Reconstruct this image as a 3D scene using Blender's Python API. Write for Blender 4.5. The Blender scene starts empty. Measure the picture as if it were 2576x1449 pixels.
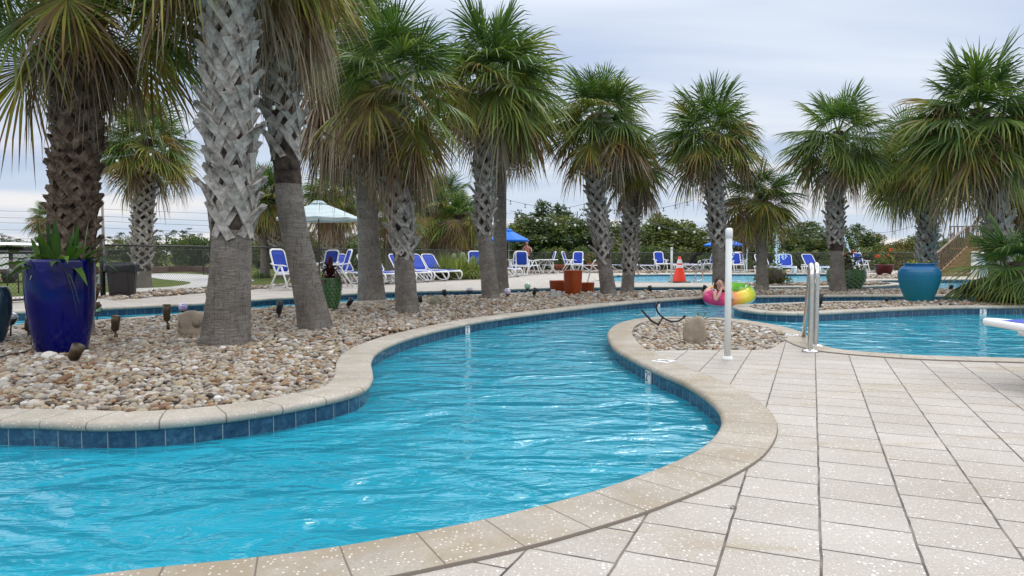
import bpy, bmesh, math, random
import numpy as np
from mathutils import Vector, Matrix
from mathutils.geometry import tessellate_polygon
R = math.radians
rng = np.random.default_rng(7)
random.seed(7)
sc = bpy.context.scene
col = sc.collection

# ---------------------------------------------------------------- camera
F = 1770.0; CW = 2576.0; CH = 1449.0; HZ = 640.0; H = 0.95
PITCH = math.atan((CH / 2 - HZ) / F)
cam_d = bpy.data.cameras.new("camera"); cam = bpy.data.objects.new("camera", cam_d); col.objects.link(cam)
cam.location = (0, 0, H); cam.rotation_euler = (math.pi / 2 - PITCH, 0, 0)
cam_d.sensor_width = 36; cam_d.lens = 36 * F / CW
cam_d.clip_start = 0.05; cam_d.clip_end = 3000
sc.camera = cam

# ---------------------------------------------------------------- sky and sun
SUN_EL, SUN_AZ = R(52), R(25)
w = bpy.data.worlds.new("World"); sc.world = w; w.use_nodes = True
nt = w.node_tree; nt.nodes.clear()
def N(t, **k):
    n = nt.nodes.new(t)
    for a, b in k.items(): setattr(n, a, b)
    return n
sky = N('ShaderNodeTexSky', sky_type='NISHITA', sun_disc=False, sun_elevation=SUN_EL, sun_rotation=SUN_AZ)
tc = N('ShaderNodeTexCoord'); sep = N('ShaderNodeSeparateXYZ'); nt.links.new(tc.outputs['Generated'], sep.inputs[0])
def M(op, a, b=None, c=None):
    n = N('ShaderNodeMath', operation=op)
    for i, v in enumerate((a, b, c)):
        if v is None: continue
        if isinstance(v, (int, float)): n.inputs[i].default_value = v
        else: nt.links.new(v, n.inputs[i])
    return n.outputs[0]
zc = M('MAXIMUM', sep.outputs[2], 0.0)
den = M('ADD', zc, 0.16)
cb = N('ShaderNodeCombineXYZ')
nt.links.new(M('DIVIDE', sep.outputs[0], den), cb.inputs[0]); nt.links.new(M('DIVIDE', sep.outputs[1], den), cb.inputs[1])
mp = N('ShaderNodeMapping'); mp.inputs['Rotation'].default_value = (0, 0, R(-24)); mp.inputs['Scale'].default_value = (0.16, 0.75, 1)
mp.inputs['Location'].default_value = (0.4, 1.3, 0)
nt.links.new(cb.outputs[0], mp.inputs[0])
n1 = N('ShaderNodeTexNoise'); n1.inputs['Scale'].default_value = 1.7; n1.inputs['Detail'].default_value = 5; n1.inputs['Roughness'].default_value = .45
nt.links.new(mp.outputs[0], n1.inputs['Vector'])
rmp = N('ShaderNodeValToRGB'); rmp.color_ramp.elements[0].position = .38; rmp.color_ramp.elements[1].position = .62
rmp.color_ramp.elements[0].color = (.40, .51, .77, 1); rmp.color_ramp.elements[1].color = (.80, .87, .97, 1)
nt.links.new(n1.outputs[0], rmp.inputs[0])
# broken layers low over the horizon: white bands with a little peach
mp2 = N('ShaderNodeMapping'); mp2.inputs['Scale'].default_value = (1.6, 1.6, 22); nt.links.new(tc.outputs['Generated'], mp2.inputs[0])
n2 = N('ShaderNodeTexNoise'); n2.inputs['Scale'].default_value = 1.7; n2.inputs['Detail'].default_value = 5; nt.links.new(mp2.outputs[0], n2.inputs['Vector'])
r2 = N('ShaderNodeValToRGB'); r2.color_ramp.elements[0].position = .42; r2.color_ramp.elements[1].position = .62
r2.color_ramp.elements[0].color = (.60, .70, .84, 1); r2.color_ramp.elements[1].color = (.96, .92, .90, 1)
nt.links.new(n2.outputs[0], r2.inputs[0])
hm = N('ShaderNodeMapRange'); hm.inputs[1].default_value = .02; hm.inputs[2].default_value = .22; hm.inputs[3].default_value = 1; hm.inputs[4].default_value = 0
nt.links.new(sep.outputs[2], hm.inputs[0])
mx = N('ShaderNodeMix', data_type='RGBA'); nt.links.new(hm.outputs[0], mx.inputs[0]); nt.links.new(rmp.outputs[0], mx.inputs[6]); nt.links.new(r2.outputs[0], mx.inputs[7])
vs_ = N('ShaderNodeVectorMath', operation='SCALE'); nt.links.new(mx.outputs[2], vs_.inputs[0]); vs_.inputs['Scale'].default_value = 10.2
ze = N('ShaderNodeVectorMath', operation='SCALE'); ze.inputs[0].default_value = (16.5, 16.0, 15.1); zs = N('ShaderNodeMapRange', interpolation_type='SMOOTHSTEP'); zs.inputs[1].default_value = .31; zs.inputs[2].default_value = .46; nt.links.new(zc, zs.inputs[0])
z2 = N('ShaderNodeMapRange', interpolation_type='SMOOTHSTEP'); z2.inputs[1].default_value = .62; z2.inputs[2].default_value = .92; z2.inputs[3].default_value = 1; z2.inputs[4].default_value = .45; nt.links.new(zc, z2.inputs[0])
nt.links.new(M('MULTIPLY', zs.outputs[0], z2.outputs[0]), ze.inputs['Scale'])   # brighter band added to overcast sky above view for water reflections, dims at zenith
vm = N('ShaderNodeVectorMath', operation='ADD'); nt.links.new(vs_.outputs[0], vm.inputs[0]); nt.links.new(ze.outputs[0], vm.inputs[1])
mx2 = N('ShaderNodeMix', data_type='RGBA'); mx2.inputs[0].default_value = .93
nt.links.new(sky.outputs[0], mx2.inputs[6]); nt.links.new(vm.outputs[0], mx2.inputs[7])
bg = N('ShaderNodeBackground'); bg.inputs[1].default_value = .1; nt.links.new(mx2.outputs[2], bg.inputs[0])
wo = N('ShaderNodeOutputWorld'); nt.links.new(bg.outputs[0], wo.inputs[0])
sd = bpy.data.lights.new("sun", 'SUN'); sd.energy = 1.1; sd.angle = R(14); sd.color = (1, .96, .9)
sun = bpy.data.objects.new("sun", sd); col.objects.link(sun)
# sky sun_rotation is measured clockwise from +Y
sv = Vector((math.sin(SUN_AZ) * math.cos(SUN_EL), math.cos(SUN_AZ) * math.cos(SUN_EL), math.sin(SUN_EL)))
sun.rotation_euler = sv.to_track_quat('Z', 'Y').to_euler()
sc.view_settings.view_transform = 'Standard'; sc.view_settings.look = 'None'
sc.view_settings.exposure = 0.0; sc.view_settings.gamma = 1
sc.cycles.max_bounces = 8; sc.cycles.transparent_max_bounces = 12

# ---------------------------------------------------------------- pixel helpers (photo scaled to 2576 x 1449)
CP, SP = math.cos(PITCH), math.sin(PITCH)
def ray(x, y):
    a, b = (x - CW / 2) / F, (CH / 2 - y) / F
    return Vector((a, CP + b * SP, b * CP - SP))
def G(x, y, z=0.0):
    d = ray(x, y); t = (z - H) / d.z
    return Vector((d.x * t, d.y * t, z))
def A(x, y, Y):
    d = ray(x, y); t = Y / d.y
    return Vector((d.x * t, Y, H + d.z * t))
def xs(x, Y): return (x - CW / 2) / F * Y

# ---------------------------------------------------------------- tagging and mesh building
def tag(o, label=None, cat=None, group=None, kind=None):
    if label: o['label'] = label
    if cat: o['category'] = cat
    if group: o['group'] = group
    if kind: o['kind'] = kind
    return o
def empty(name, loc, label, cat, group=None, rz=0, sc_=1):
    o = bpy.data.objects.new(name, None); col.objects.link(o); o.location = loc; o.rotation_euler = (0, 0, rz); o.scale = (sc_,) * 3
    o.empty_display_size = .1
    return tag(o, label, cat, group)
def link_mesh(name, me, mat, parent=None, smooth=True):
    o = bpy.data.objects.new(name, me); col.objects.link(o)
    if parent is not None: o.parent = parent
    if mat is not None:
        for m in (mat if isinstance(mat, (list, tuple)) else [mat]): me.materials.append(m)
    if smooth and len(me.polygons): me.polygons.foreach_set('use_smooth', [True] * len(me.polygons))
    return o
def np_mesh(name, V, Fc, attrs=None):
    """V (n,3), Fc list of (m,k) int arrays"""
    me = bpy.data.meshes.new(name)
    if not isinstance(Fc, list): Fc = [Fc]
    loops = np.concatenate([f.ravel() for f in Fc]); tot = np.concatenate([np.full(len(f), f.shape[1]) for f in Fc])
    st = np.concatenate([[0], np.cumsum(tot)[:-1]])
    me.vertices.add(len(V)); me.vertices.foreach_set('co', np.asarray(V, dtype=np.float32).ravel())
    me.loops.add(len(loops)); me.loops.foreach_set('vertex_index', loops.astype(np.int32))
    me.polygons.add(len(tot)); me.polygons.foreach_set('loop_start', st.astype(np.int32)); me.polygons.foreach_set('loop_total', tot.astype(np.int32))
    if attrs:
        for k, v in attrs.items():
            a = me.attributes.new(k, 'FLOAT', 'POINT'); a.data.foreach_set('value', np.asarray(v, dtype=np.float32))
    me.update(calc_edges=True)
    return me
class MB:
    def __init__(s): s.v = []; s.f = []; s.m = []; s.uv = None
    def add(s, vs, fs, mi=0):
        b = len(s.v); s.v += [tuple(v) for v in vs]; s.f += [tuple(i + b for i in f) for f in fs]; s.m += [mi] * len(fs)
        return s
    def box(s, c, d, rot=None, mi=0, tp=1.0):
        c = Vector(c); h = Vector(d) / 2; vs = []
        for z in (-1, 1):
            k = tp if z > 0 else 1
            for x, y in ((-1, -1), (1, -1), (1, 1), (-1, 1)):
                p = Vector((x * h.x * k, y * h.y * k, z * h.z))
                if rot is not None: p = rot @ p
                vs.append(c + p)
        return s.add(vs, [(3, 2, 1, 0), (4, 5, 6, 7), (0, 1, 5, 4), (1, 2, 6, 5), (2, 3, 7, 6), (3, 0, 4, 7)], mi)
    def tube(s, pts, r, n=8, cap=True, mi=0, sq=None, closed=False):
        pts = [Vector(p) for p in pts]; m = len(pts)
        rr = list(r) if hasattr(r, '__len__') else [r] * m
        up = None; vs = []
        for i, p in enumerate(pts):
            if closed: t = pts[(i + 1) % m] - pts[i - 1]
            else: t = pts[min(i + 1, m - 1)] - pts[max(i - 1, 0)]
            t.normalize()
            if up is None:
                ref = Vector((0, 0, 1)) if abs(t.z) < .9 else Vector((1, 0, 0))
                up = (ref - t * ref.dot(t)).normalized()
            else:
                up = up - t * up.dot(t)
                up = up.normalized() if up.length > 1e-6 else t.orthogonal().normalized()
            sd_ = t.cross(up)
            for k in range(n):
                a = 2 * math.pi * (k + (.5 if n == 4 else 0)) / n
                ca, sa = math.cos(a) * rr[i], math.sin(a) * rr[i]
                if sq: ca *= sq[0]; sa *= sq[1]
                vs.append(p + up * ca + sd_ * sa)
        fs = []
        for i in range(m if closed else m - 1):
            j = (i + 1) % m
            for k in range(n):
                fs.append((i * n + k, i * n + (k + 1) % n, j * n + (k + 1) % n, j * n + k))
        if cap and not closed:
            fs.append(tuple(range(n - 1, -1, -1))); fs.append(tuple((m - 1) * n + k for k in range(n)))
        return s.add(vs, fs, mi)
    def lathe(s, prof, n=32, c=(0, 0, 0), mi=0, fn=None):
        vs = []; c = Vector(c)
        for (r_, z) in prof:
            for k in range(n):
                a = 2 * math.pi * k / n; q = r_ if fn is None else fn(r_, z, a)
                vs.append(c + Vector((q * math.cos(a), q * math.sin(a), z)))
        fs = [(i * n + k, i * n + (k + 1) % n, (i + 1) * n + (k + 1) % n, (i + 1) * n + k) for i in range(len(prof) - 1) for k in range(n)]
        return s.add(vs, fs, mi)
    def sphere(s, c, r, n=10, m=6, mi=0):
        r = r if hasattr(r, '__len__') else (r, r, r); c = Vector(c); vs = []
        for i in range(m + 1):
            ph = math.pi * i / m
            for k in range(n):
                a = 2 * math.pi * k / n
                vs.append(c + Vector((r[0] * math.sin(ph) * math.cos(a), r[1] * math.sin(ph) * math.sin(a), -r[2] * math.cos(ph))))
        return s.add(vs, [(i * n + k, i * n + (k + 1) % n, (i + 1) * n + (k + 1) % n, (i + 1) * n + k) for i in range(m) for k in range(n)], mi)
    def mesh(s, name):
        me = bpy.data.meshes.new(name); me.from_pydata(s.v, [], s.f)
        me.polygons.foreach_set('material_index', s.m); me.update(); return me
    def build(s, name, mat, parent=None, smooth=False, bevel=0):
        o = link_mesh(name, s.mesh(name), mat, parent, smooth)
        if bevel:
            b = o.modifiers.new('b', 'BEVEL'); b.width = bevel; b.segments = 2; b.limit_method = 'ANGLE'; b.angle_limit = R(40)
        return o
def bez(P, n=10, closed=False):
    P = [Vector(p) for p in P]; out = []; m = len(P)
    for i in range(m if closed else m - 1):
        if closed: p0, p1, p2, p3 = P[i - 1], P[i], P[(i + 1) % m], P[(i + 2) % m]
        else: p0, p1, p2, p3 = P[max(i - 1, 0)], P[i], P[i + 1], P[min(i + 2, m - 1)]
        for k in range(n):
            t = k / n
            out.append(.5 * ((2 * p1) + (p2 - p0) * t + (2 * p0 - 5 * p1 + 4 * p2 - p3) * t * t + (3 * p1 - p0 - 3 * p2 + p3) * t ** 3))
    if not closed: out.append(P[-1].copy())
    return out
def copy_tree(o, parent=None):
    c = o.copy(); col.objects.link(c)
    if parent is not None: c.parent = parent
    for ch in [x for x in KIDS(o)]: copy_tree(ch, c)
    return c
def KIDS(o): return [x for x in o.children]

# ---------------------------------------------------------------- materials
class NT:
    def __init__(s, name):
        s.m = bpy.data.materials.new(name); s.m.use_nodes = True; s.t = s.m.node_tree; s.t.nodes.clear()
        s.out = s.n('ShaderNodeOutputMaterial')
    def n(s, t, **k):
        n = s.t.nodes.new(t)
        for a, b in k.items(): setattr(n, a, b)
        return n
    def l(s, a, b): s.t.links.new(a, b)
    def math(s, op, a, b=None, c=None, clamp=False):
        n = s.n('ShaderNodeMath', operation=op, use_clamp=clamp)
        for i, v in enumerate((a, b, c)):
            if v is None: continue
            if isinstance(v, (int, float)): n.inputs[i].default_value = v
            else: s.l(v, n.inputs[i])
        return n.outputs[0]
    def coords(s, kind='Object', scale=(1, 1, 1), rot=(0, 0, 0), loc=(0, 0, 0)):
        t = s.n('ShaderNodeTexCoord'); m = s.n('ShaderNodeMapping')
        m.inputs['Scale'].default_value = scale if hasattr(scale, '__len__') else (scale,) * 3
        m.inputs['Rotation'].default_value = rot; m.inputs['Location'].default_value = loc
        s.l(t.outputs[kind], m.inputs[0]); return m.outputs[0]
    def noise(s, vec, scale, detail=3, rough=.5, dist=0):
        n = s.n('ShaderNodeTexNoise'); n.inputs['Scale'].default_value = scale; n.inputs['Detail'].default_value = detail
        n.inputs['Roughness'].default_value = rough; n.inputs['Distortion'].default_value = dist
        s.l(vec, n.inputs['Vector']); return n.outputs[0]
    def ramp(s, fac, stops, interp='LINEAR'):
        r = s.n('ShaderNodeValToRGB'); cr = r.color_ramp; cr.interpolation = interp
        while len(cr.elements) < len(stops): cr.elements.new(.5)
        for e, (p, c) in zip(cr.elements, stops):
            e.position = p; e.color = tuple(c) + (1,) if len(c) == 3 else c
        s.l(fac, r.inputs[0]); return r.outputs[0]
    def mix(s, fac, a, b, blend='MIX'):
        n = s.n('ShaderNodeMix', data_type='RGBA', blend_type=blend)
        for i, v in ((0, fac), (6, a), (7, b)):
            if isinstance(v, (int, float)): n.inputs[i].default_value = v
            elif isinstance(v, (tuple, list)): n.inputs[i].default_value = tuple(v) + (1,)
            else: s.l(v, n.inputs[i])
        return n.outputs[2]
    def bump(s, h, strength=.3, dist=.01, normal=None):
        b = s.n('ShaderNodeBump'); b.inputs['Strength'].default_value = strength; b.inputs['Distance'].default_value = dist
        s.l(h, b.inputs['Height'])
        if normal is not None: s.l(normal, b.inputs['Normal'])
        return b.outputs[0]
    def bsdf(s, color, rough=.5, metal=0, normal=None, spec=.5, **k):
        b = s.n('ShaderNodeBsdfPrincipled')
        for nm, v in (('Base Color', color), ('Roughness', rough), ('Metallic', metal), ('Specular IOR Level', spec)):
            if isinstance(v, (int, float)): b.inputs[nm].default_value = v
            elif isinstance(v, (tuple, list)): b.inputs[nm].default_value = tuple(v) + (1,)
            else: s.l(v, b.inputs[nm])
        for kk, v in k.items(): b.inputs[kk].default_value = v
        if normal is not None: s.l(normal, b.inputs['Normal'])
        return b.outputs[0]
    def done(s, sh): s.l(sh, s.out.inputs[0]); return s.m
def plain(name, c, rough=.5, metal=0, var=.12, vs=6, bump=0, bs=40, spec=.5, kind='Object', **k):
    m = NT(name); v = m.coords(kind)
    nz = m.noise(v, vs, 4)
    c1 = tuple(x * (1 - var) for x in c); c2 = tuple(min(1, x * (1 + var)) for x in c)
    cc = m.ramp(nz, [(.3, c1), (.7, c2)])
    nrm = None
    if bump: nrm = m.bump(m.noise(v, bs, 4), bump, .01)
    return m.done(m.bsdf(cc, rough, metal, nrm, spec, **k))
def island(name, stops, rough=.6, bump=0, bs=60, spec=.4, nz=0):
    m = NT(name); g = m.n('ShaderNodeNewGeometry')
    c = m.ramp(g.outputs['Random Per Island'], stops)
    v = m.coords()
    if nz: c = m.mix(nz, c, m.ramp(m.noise(v, bs, 3), [(.3, (.25, .22, .2)), (.7, (1, 1, 1))]), 'MULTIPLY')
    nrm = m.bump(m.noise(v, bs, 3), bump, .005) if bump else None
    return m.done(m.bsdf(c, rough, 0, nrm, spec))

def deck_material():
    m = NT('terrazzo_pavers'); a = R(-23.1)
    v = m.coords('Object', rot=(0, 0, 0))
    # brick texture: rows run along the paver axis that points away from the camera to the right
    mpn = m.coords('Object', rot=(0, 0, R(-66.9)), loc=(-.074, .038, 0))
    def brick(ms, smooth):
        b = m.n('ShaderNodeTexBrick'); b.offset = .38; b.offset_frequency = 2; b.squash = 1
        b.inputs['Scale'].default_value = 1; b.inputs['Mortar Size'].default_value = ms; b.inputs['Mortar Smooth'].default_value = smooth
        b.inputs['Brick Width'].default_value = .2635; b.inputs['Row Height'].default_value = .2905; b.inputs['Bias'].default_value = 0
        b.inputs['Color1'].default_value = (0, 0, 0, 1); b.inputs['Color2'].default_value = (1, 1, 1, 1); b.inputs['Mortar'].default_value = (.5, .5, .5, 1)
        wv = m.n('ShaderNodeVectorMath', operation='ADD'); nn = m.n('ShaderNodeTexNoise'); nn.inputs['Scale'].default_value = 9; nn.inputs['Detail'].default_value = 4
        m.l(mpn, nn.inputs['Vector']); sc2 = m.n('ShaderNodeVectorMath', operation='SCALE'); sc2.inputs['Scale'].default_value = .008
        m.l(nn.outputs['Color'], sc2.inputs[0]); m.l(mpn, wv.inputs[0]); m.l(sc2.outputs[0], wv.inputs[1]); m.l(wv.outputs[0], b.inputs['Vector'])
        return b
    b = brick(.0048, .2)
    fl = m.n('ShaderNodeTexVoronoi', feature='F1'); fl.inputs['Scale'].default_value = 62; fl.inputs['Randomness'].default_value = 1
    nv = m.n('ShaderNodeVectorMath', operation='ADD'); n0 = m.n('ShaderNodeTexNoise'); n0.inputs['Scale'].default_value = 60
    m.l(v, n0.inputs['Vector']); s3 = m.n('ShaderNodeVectorMath', operation='SCALE'); s3.inputs['Scale'].default_value = .012
    m.l(n0.outputs['Color'], s3.inputs[0]); m.l(v, nv.inputs[0]); m.l(s3.outputs[0], nv.inputs[1]); m.l(nv.outputs[0], fl.inputs['Vector'])
    sel = m.n('ShaderNodeSeparateColor'); m.l(fl.outputs['Color'], sel.inputs[0])
    big = m.math('MULTIPLY', m.math('LESS_THAN', fl.outputs['Distance'], m.math('MULTIPLY', sel.outputs[1], .36)), m.math('GREATER_THAN', sel.outputs[0], .55))
    dk = m.math('MULTIPLY', m.math('LESS_THAN', fl.outputs['Distance'], .15), m.math('LESS_THAN', sel.outputs[0], .08))
    base = m.ramp(m.noise(v, 1.3, 5, .6), [(.3, (.40, .362, .31)), (.55, (.46, .422, .37)), (.75, (.51, .475, .425))])
    tone = m.ramp(b.outputs['Color'], [(0, (.86, .85, .84)), (1, (1.0, 1.0, 1.0))])
    base = m.mix(1, base, tone, 'MULTIPLY')
    base = m.mix(.35, base, m.ramp(m.noise(v, 90, 4, .7), [(.35, (.45, .42, .40)), (.65, (1, 1, 1))]), 'MULTIPLY')
    # tan damp stains
    st = m.ramp(m.noise(m.coords('Object', (1, 2.2, 1)), 1.15, 6, .62, .5), [(.55, (0, 0, 0)), (.66, (1, 1, 1))])
    base = m.mix(m.math('MULTIPLY', st, .65), base, (.31, .25, .165))
    base = m.mix(m.math('MULTIPLY', m.math('MULTIPLY', big, m.ramp(m.noise(v, 6, 3), [(.35, (.25, .25, .25)), (.65, (1, 1, 1))])), .75), base, (.90, .87, .82)); base = m.mix(m.math('MULTIPLY', dk, .6), base, (.2, .19, .17))
    f2 = m.n('ShaderNodeTexVoronoi'); f2.inputs['Scale'].default_value = 150; m.l(nv.outputs[0], f2.inputs['Vector']); s2 = m.n('ShaderNodeSeparateColor'); m.l(f2.outputs['Color'], s2.inputs[0])
    base = m.mix(m.math('MULTIPLY', m.math('MULTIPLY', m.math('LESS_THAN', f2.outputs['Distance'], m.math('MULTIPLY', s2.outputs[1], .45)), m.math('GREATER_THAN', s2.outputs[0], .6)), .5), base, (.82, .79, .73))
    cc = m.mix(b.outputs['Fac'], base, m.ramp(m.noise(v, 7, 4), [(.4, (.05, .042, .035)), (.7, (.22, .19, .155))]))
    h = m.math('SUBTRACT', 1.0, b.outputs['Fac'])
    nr = m.bump(h, .7, .004); nr = m.bump(m.noise(v, 160, 3), .25, .002, nr)
    return m.done(m.bsdf(cc, .62, 0, nr, .35))
def coping_material(name, c, stain=.5, joint=.276):
    m = NT(name); v = m.coords('Object')
    uv = m.n('ShaderNodeUVMap'); sp = m.n('ShaderNodeSeparateXYZ'); m.l(uv.outputs[0], sp.inputs[0])
    fr = m.math('FRACT', m.math('DIVIDE', sp.outputs[0], joint)); j = m.math('LESS_THAN', m.math('ABSOLUTE', m.math('SUBTRACT', fr, .5)), .012)
    edge = m.math('MULTIPLY', m.math('LESS_THAN', sp.outputs[1], .014), 1.0)
    j = m.math('MAXIMUM', j, edge)
    idx = m.math('FLOOR', m.math('DIVIDE', sp.outputs[0], joint)); wn = m.n('ShaderNodeTexWhiteNoise', noise_dimensions='1D'); m.l(idx, wn.inputs['W'])
    base = m.ramp(m.noise(v, 3, 6, .65), [(.3, tuple(x * .8 for x in c)), (.7, tuple(x * 1.12 for x in c))])
    base = m.mix(.25, base, m.ramp(wn.outputs[0], [(0, (.7, .68, .64)), (1, (1, 1, 1))]), 'MULTIPLY')
    base = m.mix(.4, base, m.ramp(m.noise(v, 80, 4, .7), [(.35, (.5, .45, .4)), (.65, (1, 1, 1))]), 'MULTIPLY')
    st = m.ramp(m.noise(v, 1.7, 6, .68, .4), [(.44, (0, 0, 0)), (.60, (1, 1, 1))])
    base = m.mix(m.math('MULTIPLY', st, stain), base, (.29, .235, .16))
    fl = m.n('ShaderNodeTexVoronoi'); fl.inputs['Scale'].default_value = 70; m.l(v, fl.inputs['Vector']); se = m.n('ShaderNodeSeparateColor'); m.l(fl.outputs['Color'], se.inputs[0])
    big = m.math('MULTIPLY', m.math('LESS_THAN', fl.outputs['Distance'], .3), m.math('GREATER_THAN', se.outputs[0], .72))
    base = m.mix(m.math('MULTIPLY', big, .55), base, (.85, .81, .74))
    cc = m.mix(j, base, (.16, .13, .10))
    nr = m.bump(m.math('SUBTRACT', 1.0, j), .6, .004); nr = m.bump(m.noise(v, 120, 4), .3, .003, nr)
    return m.done(m.bsdf(cc, .6, 0, nr, .35))
def tile_material():
    m = NT('waterline_tiles'); uv = m.n('ShaderNodeUVMap'); sp = m.n('ShaderNodeSeparateXYZ'); m.l(uv.outputs[0], sp.inputs[0]); T = .152
    q = m.math('DIVIDE', sp.outputs[0], T); fr = m.math('FRACT', q); idx = m.math('FLOOR', q)
    j = m.math('LESS_THAN', m.math('ABSOLUTE', m.math('SUBTRACT', fr, .5)), .018)
    wn = m.n('ShaderNodeTexWhiteNoise', noise_dimensions='1D'); m.l(m.math('FLOOR', m.math('ADD', q, .5)), wn.inputs['W'])
    v = m.coords('Object')
    c = m.ramp(m.noise(v, 22, 6, .75), [(.25, (.010, .03, .065)), (.5, (.022, .075, .145)), (.62, (.045, .13, .21)), (.8, (.12, .21, .26))])
    c = m.mix(.6, c, m.ramp(wn.outputs[0], [(0, (.55, .55, .6)), (1, (1.25, 1.2, 1.1))]), 'MULTIPLY')
    cc = m.mix(j, c, (.24, .29, .30))
    return m.done(m.bsdf(cc, .25, 0, m.bump(m.math('SUBTRACT', 1.0, j), .5, .003), .5))
def water_material(name, deep, pale, rough=.03, amp=1.0):
    m = NT(name); v = m.coords('Object')
    w1 = m.noise(m.coords('Object', (1.0, 1.7, 1), (0, 0, R(20))), 1.5, 2, .45, .8)
    w2 = m.noise(m.coords('Object', (1, 2.0, 1), (0, 0, R(-16))), 4.6, 3, .5, .7)
    w3 = m.noise(v, 22, 3, .6, .3)
    h = m.math('ADD', m.math('ADD', m.math('MULTIPLY', w1, 1.0), m.math('MULTIPLY', w2, .25)), m.math('MULTIPLY', w3, .03))
    nr = m.bump(h, 1.0, .125 * amp)
    nr = nr
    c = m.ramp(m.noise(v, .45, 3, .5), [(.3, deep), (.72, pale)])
    # ripple light painted into the water colour as paler patches
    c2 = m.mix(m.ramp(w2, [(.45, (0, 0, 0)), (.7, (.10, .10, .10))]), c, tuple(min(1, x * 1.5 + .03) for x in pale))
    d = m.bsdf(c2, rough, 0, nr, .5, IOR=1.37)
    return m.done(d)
def foliage(name, stops, trans=.3, rough=.5, attr=None):
    m = NT(name); g = m.n('ShaderNodeNewGeometry'); rnd = g.outputs['Random Per Island']
    if attr:
        a = m.n('ShaderNodeAttribute', attribute_name=attr)
        c = m.ramp(a.outputs['Fac'], stops)
        c = m.mix(.75, c, m.ramp(rnd, [(0, (.55, .58, .5)), (.6, (1, 1, 1)), (1, (1.6, 1.5, 1.5))]), 'MULTIPLY')
    else: c = m.ramp(rnd, stops)
    v = m.coords('Object')
    c = m.mix(.5, c, m.ramp(m.noise(v, 1.7, 3), [(.35, (.55, .6, .55)), (.65, (1.25, 1.2, 1.1))]), 'MULTIPLY')
    d = m.bsdf(c, rough, 0, None, .35)
    tr = m.n('ShaderNodeBsdfTranslucent'); m.l(m.mix(1, c, (1.5, 1.6, .7), 'MULTIPLY'), tr.inputs[0])
    ms = m.n('ShaderNodeMixShader'); ms.inputs[0].default_value = trans; m.l(d, ms.inputs[1]); m.l(tr.outputs[0], ms.inputs[2])
    return m.done(ms.outputs[0])
def smooth_trunk_mat():
    m = NT('smooth_palm_bark'); v = m.coords('Object')
    ring = m.noise(m.coords('Object', (1.5, 1.5, 9)), 2.0, 6, .65, 1.2)
    crack = m.noise(m.coords('Object', (11, 11, 1.6)), 2.2, 5, .7, 2.5)
    fine = m.noise(m.coords('Object', (3, 3, 26)), 2.2, 6, .7, 1.5)
    blot = m.noise(v, 3.5, 6, .7)
    c = m.ramp(m.math('ADD', m.math('MULTIPLY', blot, .6), m.math('MULTIPLY', fine, .4)), [(.34, (.15, .13, .11)), (.5, (.24, .213, .185)), (.66, (.36, .325, .285))])
    c = m.mix(.8, c, m.ramp(crack, [(.36, (.42, .40, .38)), (.47, (1, 1, 1))]), 'MULTIPLY')
    c = m.mix(.55, c, m.ramp(fine, [(.36, (.45, .42, .40)), (.46, (1, 1, 1))]), 'MULTIPLY')
    h = m.math('ADD', m.math('MULTIPLY', fine, .8), m.math('ADD', m.math('MULTIPLY', crack, .5), ring))
    return m.done(m.bsdf(c, .9, 0, m.bump(h, 1, .03), .15))
# ---------------------------------------------------------------- land and water
WZ = -0.14
def D(*pts): return [G(x, y).to_2d() for x, y in pts]
def V2(*p): return [Vector(q) for q in p]
def smooth2(P, n=8, closed=False): return [Vector((q.x, q.y)) for q in bez([(p[0], p[1], 0) for p in P], n, closed)]
def resample(P, step):
    out = [P[0]]; acc = 0
    for a, b in zip(P, P[1:]):
        L = (b - a).length
        while acc + L >= step:
            t = (step - acc) / L; a = a + (b - a) * t; out.append(a.copy()); L = (b - a).length; acc = 0
            if L < 1e-9: break
        acc += L
    out.append(P[-1]); return out
def offset(P, d, closed=False):
    out = []; m = len(P)
    for i in range(m):
        a = P[i - 1] if (i or closed) else P[0]; b = P[(i + 1) % m] if (i < m - 1 or closed) else P[-1]
        t = (b - a).normalized(); out.append(P[i] + Vector((-t.y, t.x)) * d)
    return out
def fill(name, outer, mat, z, holes=(), parent=None, smooth=False):
    loops = [[Vector((p[0], p[1], 0)) for p in outer]] + [[Vector((p[0], p[1], 0)) for p in h] for h in holes]
    tris = tessellate_polygon(loops); flat = [p for l in loops for p in l]
    me = bpy.data.meshes.new(name); fs = []
    for t in tris:
        a, b, c = [flat[i] for i in t]
        fs.append(tuple(t) if (b - a).cross(c - a).z > 0 else tuple(reversed(t)))
    me.from_pydata([(p.x, p.y, z) for p in flat], [], fs); me.update()
    return link_mesh(name, me, mat, parent, smooth)
def strip_uv(name, rows, mat, closed=False, kind='structure'):
    """rows: list of polylines (3D), same length; u = arc length of the first row, v = index"""
    m = len(rows[0]); k = len(rows); vs = [p for r_ in rows for p in r_]; u = [0]
    for i in range(1, m): u.append(u[-1] + (rows[0][i] - rows[0][i - 1]).length)
    fs = []; uv = []
    vv = [0]
    for j in range(1, k): vv.append(vv[-1] + (rows[j][m // 2] - rows[j - 1][m // 2]).length)
    for j in range(k - 1):
        for i in range(m - 1):
            fs.append((j * m + i, (j + 1) * m + i, (j + 1) * m + i + 1, j * m + i + 1))
            uv += [(u[i], vv[j]), (u[i], vv[j + 1]), (u[i + 1], vv[j + 1]), (u[i + 1], vv[j])]
    me = bpy.data.meshes.new(name); me.from_pydata(vs, [], fs); l = me.uv_layers.new(name='UVMap')
    l.data.foreach_set('uv', [c for q in uv for c in q]); me.update()
    o = link_mesh(name, me, mat, None, True); tag(o, kind=kind); return o
m_deck = deck_material()
m_cop = coping_material('coping_near', (.42, .375, .315), .9)
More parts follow.
